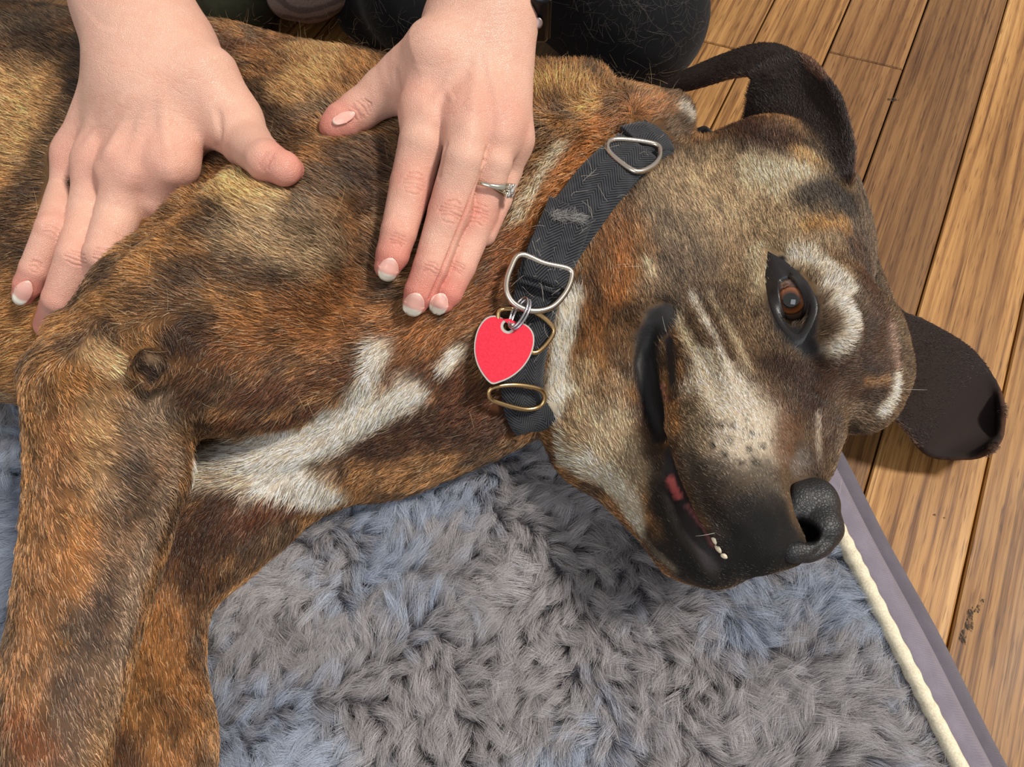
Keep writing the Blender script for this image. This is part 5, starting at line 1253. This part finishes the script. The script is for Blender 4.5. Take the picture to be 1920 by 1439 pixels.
X, N, C, k = X[keep], N[keep], C[keep], k[keep]; n = len(X)
_used = np.unique(T[k]); _fv = np.zeros((len(V), 5)); _a, _b, _c = flow(V[_used]); _fv[_used] = np.c_[_a, _b, _c]
_h = _fv[T[k]].mean(1); fd, L, lf = _h[:, :3], _h[:, 3], _h[:, 4]
r_ = np.random.default_rng(21)
# clumping: slow swirl of the direction
sw = np.stack([fbm(X, .006, 1.) - .5, fbm(X, .006, 20.) - .5, fbm(X, .006, 40.) - .5], 1)
fd = fd + sw * .9 + r_.normal(0, .13, (n, 3))
tg = nrm(fd - N * (fd * N).sum(1)[:, None])
L = L * r_.uniform(.65, 1.15, n); lf = np.clip(lf * 1.5 + r_.normal(0, .10, n) + (fbm(X, .01, 60.) - .5) * .3, .04, 1.2)
up0 = lf[:, None]; d0 = nrm(tg + N * up0 * 1.5); d1 = nrm(tg + N * up0 * .7); d2 = nrm(tg + N * up0 * .15)
root = X - N * .0006
p1 = root + d0 * (L / 3)[:, None]; p2 = p1 + d1 * (L / 3)[:, None]; p3 = p2 + d2 * (L / 3)[:, None]
pos = np.stack([root, p1, p2, p3], 1)
ok = np.ones(n, bool)
for s_, lim in BLOCKERS:                                # no hair may run through a hand or the nose
    for q in (p1, p2, p3):
        i = np.nonzero(ok & np.all((q > s_.lo) & (q < s_.lo + (s_.n - 1) * s_.h), 1))[0]
        if len(i): ok[i[s_.sample(q[i]) < -.0002]] = False
X, C, pos, tg = X[ok], C[ok], pos[ok], tg[ok]; n = len(X)
# agouti flecks: every hair a little different, some pale, some dark
al = (X * tg).sum(1)[:, None] * tg
stk = fbm(X - .82 * al, .0022, 80.) - .5; stk2 = fbm(X - .7 * al, .006, 90.) - .5
sel = 1 / (1 + np.exp(-(5.0 * stk + 3.2 * stk2 + r_.normal(0, .9, n) - .15) * 1.6))   # dark or pale hair, in little streaks
fl = (.27 + 1.65 * sel) * np.exp(r_.normal(0, .18, n))
C = C * fl[:, None]; pale = r_.random(n) < .10; C[pale] = C[pale] * .5 + lin(206, 184, 148) * .5 * np.clip(C[pale].mean(1) / .15, .15, 1)[:, None]
lum = C.mean(1, keepdims=True); C = (C * .90 + lum * .10) * 1.42 * np.array([1.03, .99, .94])
C = np.clip(C, .003, .86)
hwt = sstep(.075, .12, X[:, 0])
coarse = ~infr[k[ok]] if len(k) != n else ~infr[k]
rad = ((1 - .22 * hwt) * np.where(coarse, 1.9, 1.0))[:, None] * np.array([.00013, .00013, .00010, .00003])[None] * r_.uniform(.8, 1.25, n)[:, None]
hair('fur', dog, pos, rad, C, mat_fur)
# ---------------------------------------------------------------- plush pile of the bed
r_ = np.random.default_rng(31)
u = r_.uniform(BU0 + .003, BU1 - .003, N_PILE * 4); v = r_.uniform(BV0 + .003, BV1 - .003, N_PILE * 4)
Z = bed_height(u, v); X = bed_w(np.c_[u, v], Z); pc = proj(X + np.array([0, 0, .012]))
inp = (pc[:, 0] > -120) & (pc[:, 0] < 2040) & (pc[:, 1] > 500) & (pc[:, 1] < 1560) & ((X - CP) @ CF > .1)
ok = inp | (r_.random(len(X)) < .13); X = X[ok]; u, v = u[ok], v[ok]; inp = inp[ok]      # thinner, thicker-fibred pile out of the frame
far = np.zeros(len(X)); 
ds = D.sample(X + np.array([0, 0, .003])); ins = np.all((X > D.lo) & (X < D.lo + (D.n - 1) * D.h), 1)
cov = ins & (ds < -.001)
# hidden well under the animal: skip
ok = ~cov; X, u, v, inp = X[ok][:N_PILE], u[ok][:N_PILE], v[ok][:N_PILE], inp[ok][:N_PILE]; n = len(X)
U3 = np.stack([u, v, np.zeros(n)], 1)
# tufts: every fibre leans towards its tuft's tip
cs = .0055; gi = np.floor(np.c_[u, v] / cs).astype(int); best = np.full(n, 9.); tc2 = np.zeros((n, 2)); tid = np.zeros((n, 2), int)
def h2(i, j, k): 
    x = np.sin(i * 127.1 + j * 311.7 + k * 74.7) * 43758.5453; return x - np.floor(x)
for di in (-1, 0, 1):
    for dj in (-1, 0, 1):
        a, b = gi[:, 0] + di, gi[:, 1] + dj; cx2 = (a + h2(a, b, 1)) * cs; cy2 = (b + h2(a, b, 2)) * cs; d = np.hypot(u - cx2, v - cy2)
        m_ = d < best; best[m_] = d[m_]; tc2[m_] = np.c_[cx2, cy2][m_]; tid[m_] = np.c_[a, b][m_]
T3 = np.c_[tc2, np.zeros(n)]
ang = 2 * math.pi * 1.7 * fbm(T3, .055, 2.) + (h2(tid[:, 0], tid[:, 1], 3) - .5) * 1.6
lean = .55 + .5 * fbm(T3, .04, 8.) + .35 * (h2(tid[:, 0], tid[:, 1], 4) - .5)
L = .0175 * (.75 + .5 * h2(tid[:, 0], tid[:, 1], 5)) * r_.uniform(.75, 1.1, n)
e = np.minimum(BU1 - u, .03) / .03; L = L * (.35 + .65 * np.clip(e, 0, 1))
dirx = np.cos(ang) * lean; diry = np.sin(ang) * lean
H3 = np.stack([dirx, diry], 1)
def bw(P2, z): q = P2[:, :1] * BN + P2[:, 1:] * BE; return np.c_[q, z]
tip2 = tc2 + H3 * (L * .95)[:, None] + (np.c_[u, v] - tc2) * .45; own2 = np.c_[u, v] + H3 * (L * .95)[:, None]
cl = .5; jit = r_.normal(0, .0016, (n, 2)); tip2 = tip2 * cl + own2 * (1 - cl) + jit
hz = L * np.sqrt(np.clip(1 - (lean * .80) ** 2, .10, 1)); curl = (r_.random((n, 2)) - .5) * .0036
ts = np.array([0, .3, .62, 1.0]); pos = np.zeros((n, 4, 3))
for k, t in enumerate(ts):
    p2 = np.c_[u, v] * (1 - t ** 1.4) + tip2 * t ** 1.4 + curl * math.sin(t * math.pi)
    pos[:, k] = bw(p2, X[:, 2] + hz * math.sin(t * math.pi / 2) ** .9)
# keep fibres out of the dog: press them down and aside where they would poke in
for k in (1, 2, 3):
    P = pos[:, k]; i = np.nonzero(np.all((P > D.lo + .004) & (P < D.lo + (D.n - 2) * D.h - .004), 1))[0]; d = D.sample(P[i]); b = d < .0015; i = i[b]
    if len(i):
        g = D.grad(P[i]); pos[i, k] += g * (.0018 - d[b])[:, None] * np.array([1, 1, .6]); pos[i, k, 2] = np.maximum(pos[i, k, 2], BED_Z - .003)
tv = h2(tid[:, 0], tid[:, 1], 6); big = fbm(T3, .07, 30.)
w = sstep(.42, .62, big * .8 + .2 * tv)[:, None]
C = lin(133, 129, 130) * (1 - w) + lin(127, 133, 145) * w
C = 2.15 * C * (.84 + .32 * tv)[:, None] * np.exp(r_.normal(0, .16, n))[:, None]
sp_ = r_.random(n) < .03; C[sp_] = lin(222, 226, 236)  # sparkle of the pile put into the colour of scattered fibres
mat_pile = hair_mat('plush_fibre', .35, .7)
hair('pile', bed, pos, np.array([.00006, .00006, .00005, .00002])[None] * (r_.uniform(.8, 1.2, n) * np.where(inp, 1.0, 2.4))[:, None], np.clip(C, .01, .85), mat_pile)
# ---------------------------------------------------------------- whiskers and stray hairs of the dog
r_ = np.random.default_rng(17); hp, hc_ = [], []
for x, y, dx, dy, L, c in [(1370, 800, -.6, -.2, .02, 0), (1400, 826, -.8, -.1, .022, 0), (1372, 990, .75, -.6, .009, 1), (1388, 1000, .4, -.9, .006, 1), (1340, 1000, -.8, .1, .012, 1), (1180, 495, -.9, .12, .012, 1), (1200, 500, -.9, .05, .012, 1), (1160, 890, -.9, .2, .016, 0), (1250, 625, -.2, -.9, .012, 1), (1575, 925, .1, -.9, .010, 1), (1560, 960, .3, -.9, .01, 1), (1690, 730, .95, .02, .018, 1), (1540, 850, -.9, -.2, .012, 1), (1130, 870, -.8, .4, .010, 0)]:
    p, nn = hit(x, y); d = nrm((CR * dx - CU * dy) + np.array(nn) * .35); t = np.linspace(0, 1, 6); hp.append(p + t[:, None] * d * L - (t ** 2)[:, None] * np.array(nn) * L * .25); hc_.append(lin(225, 220, 210) if c else lin(40, 34, 30))
for i in range(520):                                  # long flyaway hairs along the back and neck
    x, y = [(r_.uniform(380, 760), r_.uniform(30, 130)), (r_.uniform(985, 1260), r_.uniform(125, 260)), (r_.uniform(20, 900), r_.uniform(200, 900))][i % 3]
    p, nn = hit(x, y); a_ = r_.uniform(0, 6.28); d = nrm(CR * math.cos(a_) + CU * math.sin(a_) + np.array(nn) * (.9 if i % 3 < 2 else .25)); L = r_.uniform(.008, .016); b = nrm(np.cross(d, r_.normal(size=3))); t = np.linspace(0, 1, 6)
    hp.append(p + t[:, None] * d * L + (t ** 2)[:, None] * b * L * r_.normal(0, .35)); hc_.append(lin(214, 186, 140) * r_.uniform(.4, 1))
hair('whiskers', dog, np.array(hp), np.array([.00007, .00007, .00006, .00005, .00004, .00002])[None], np.array(hc_), mat_fur)
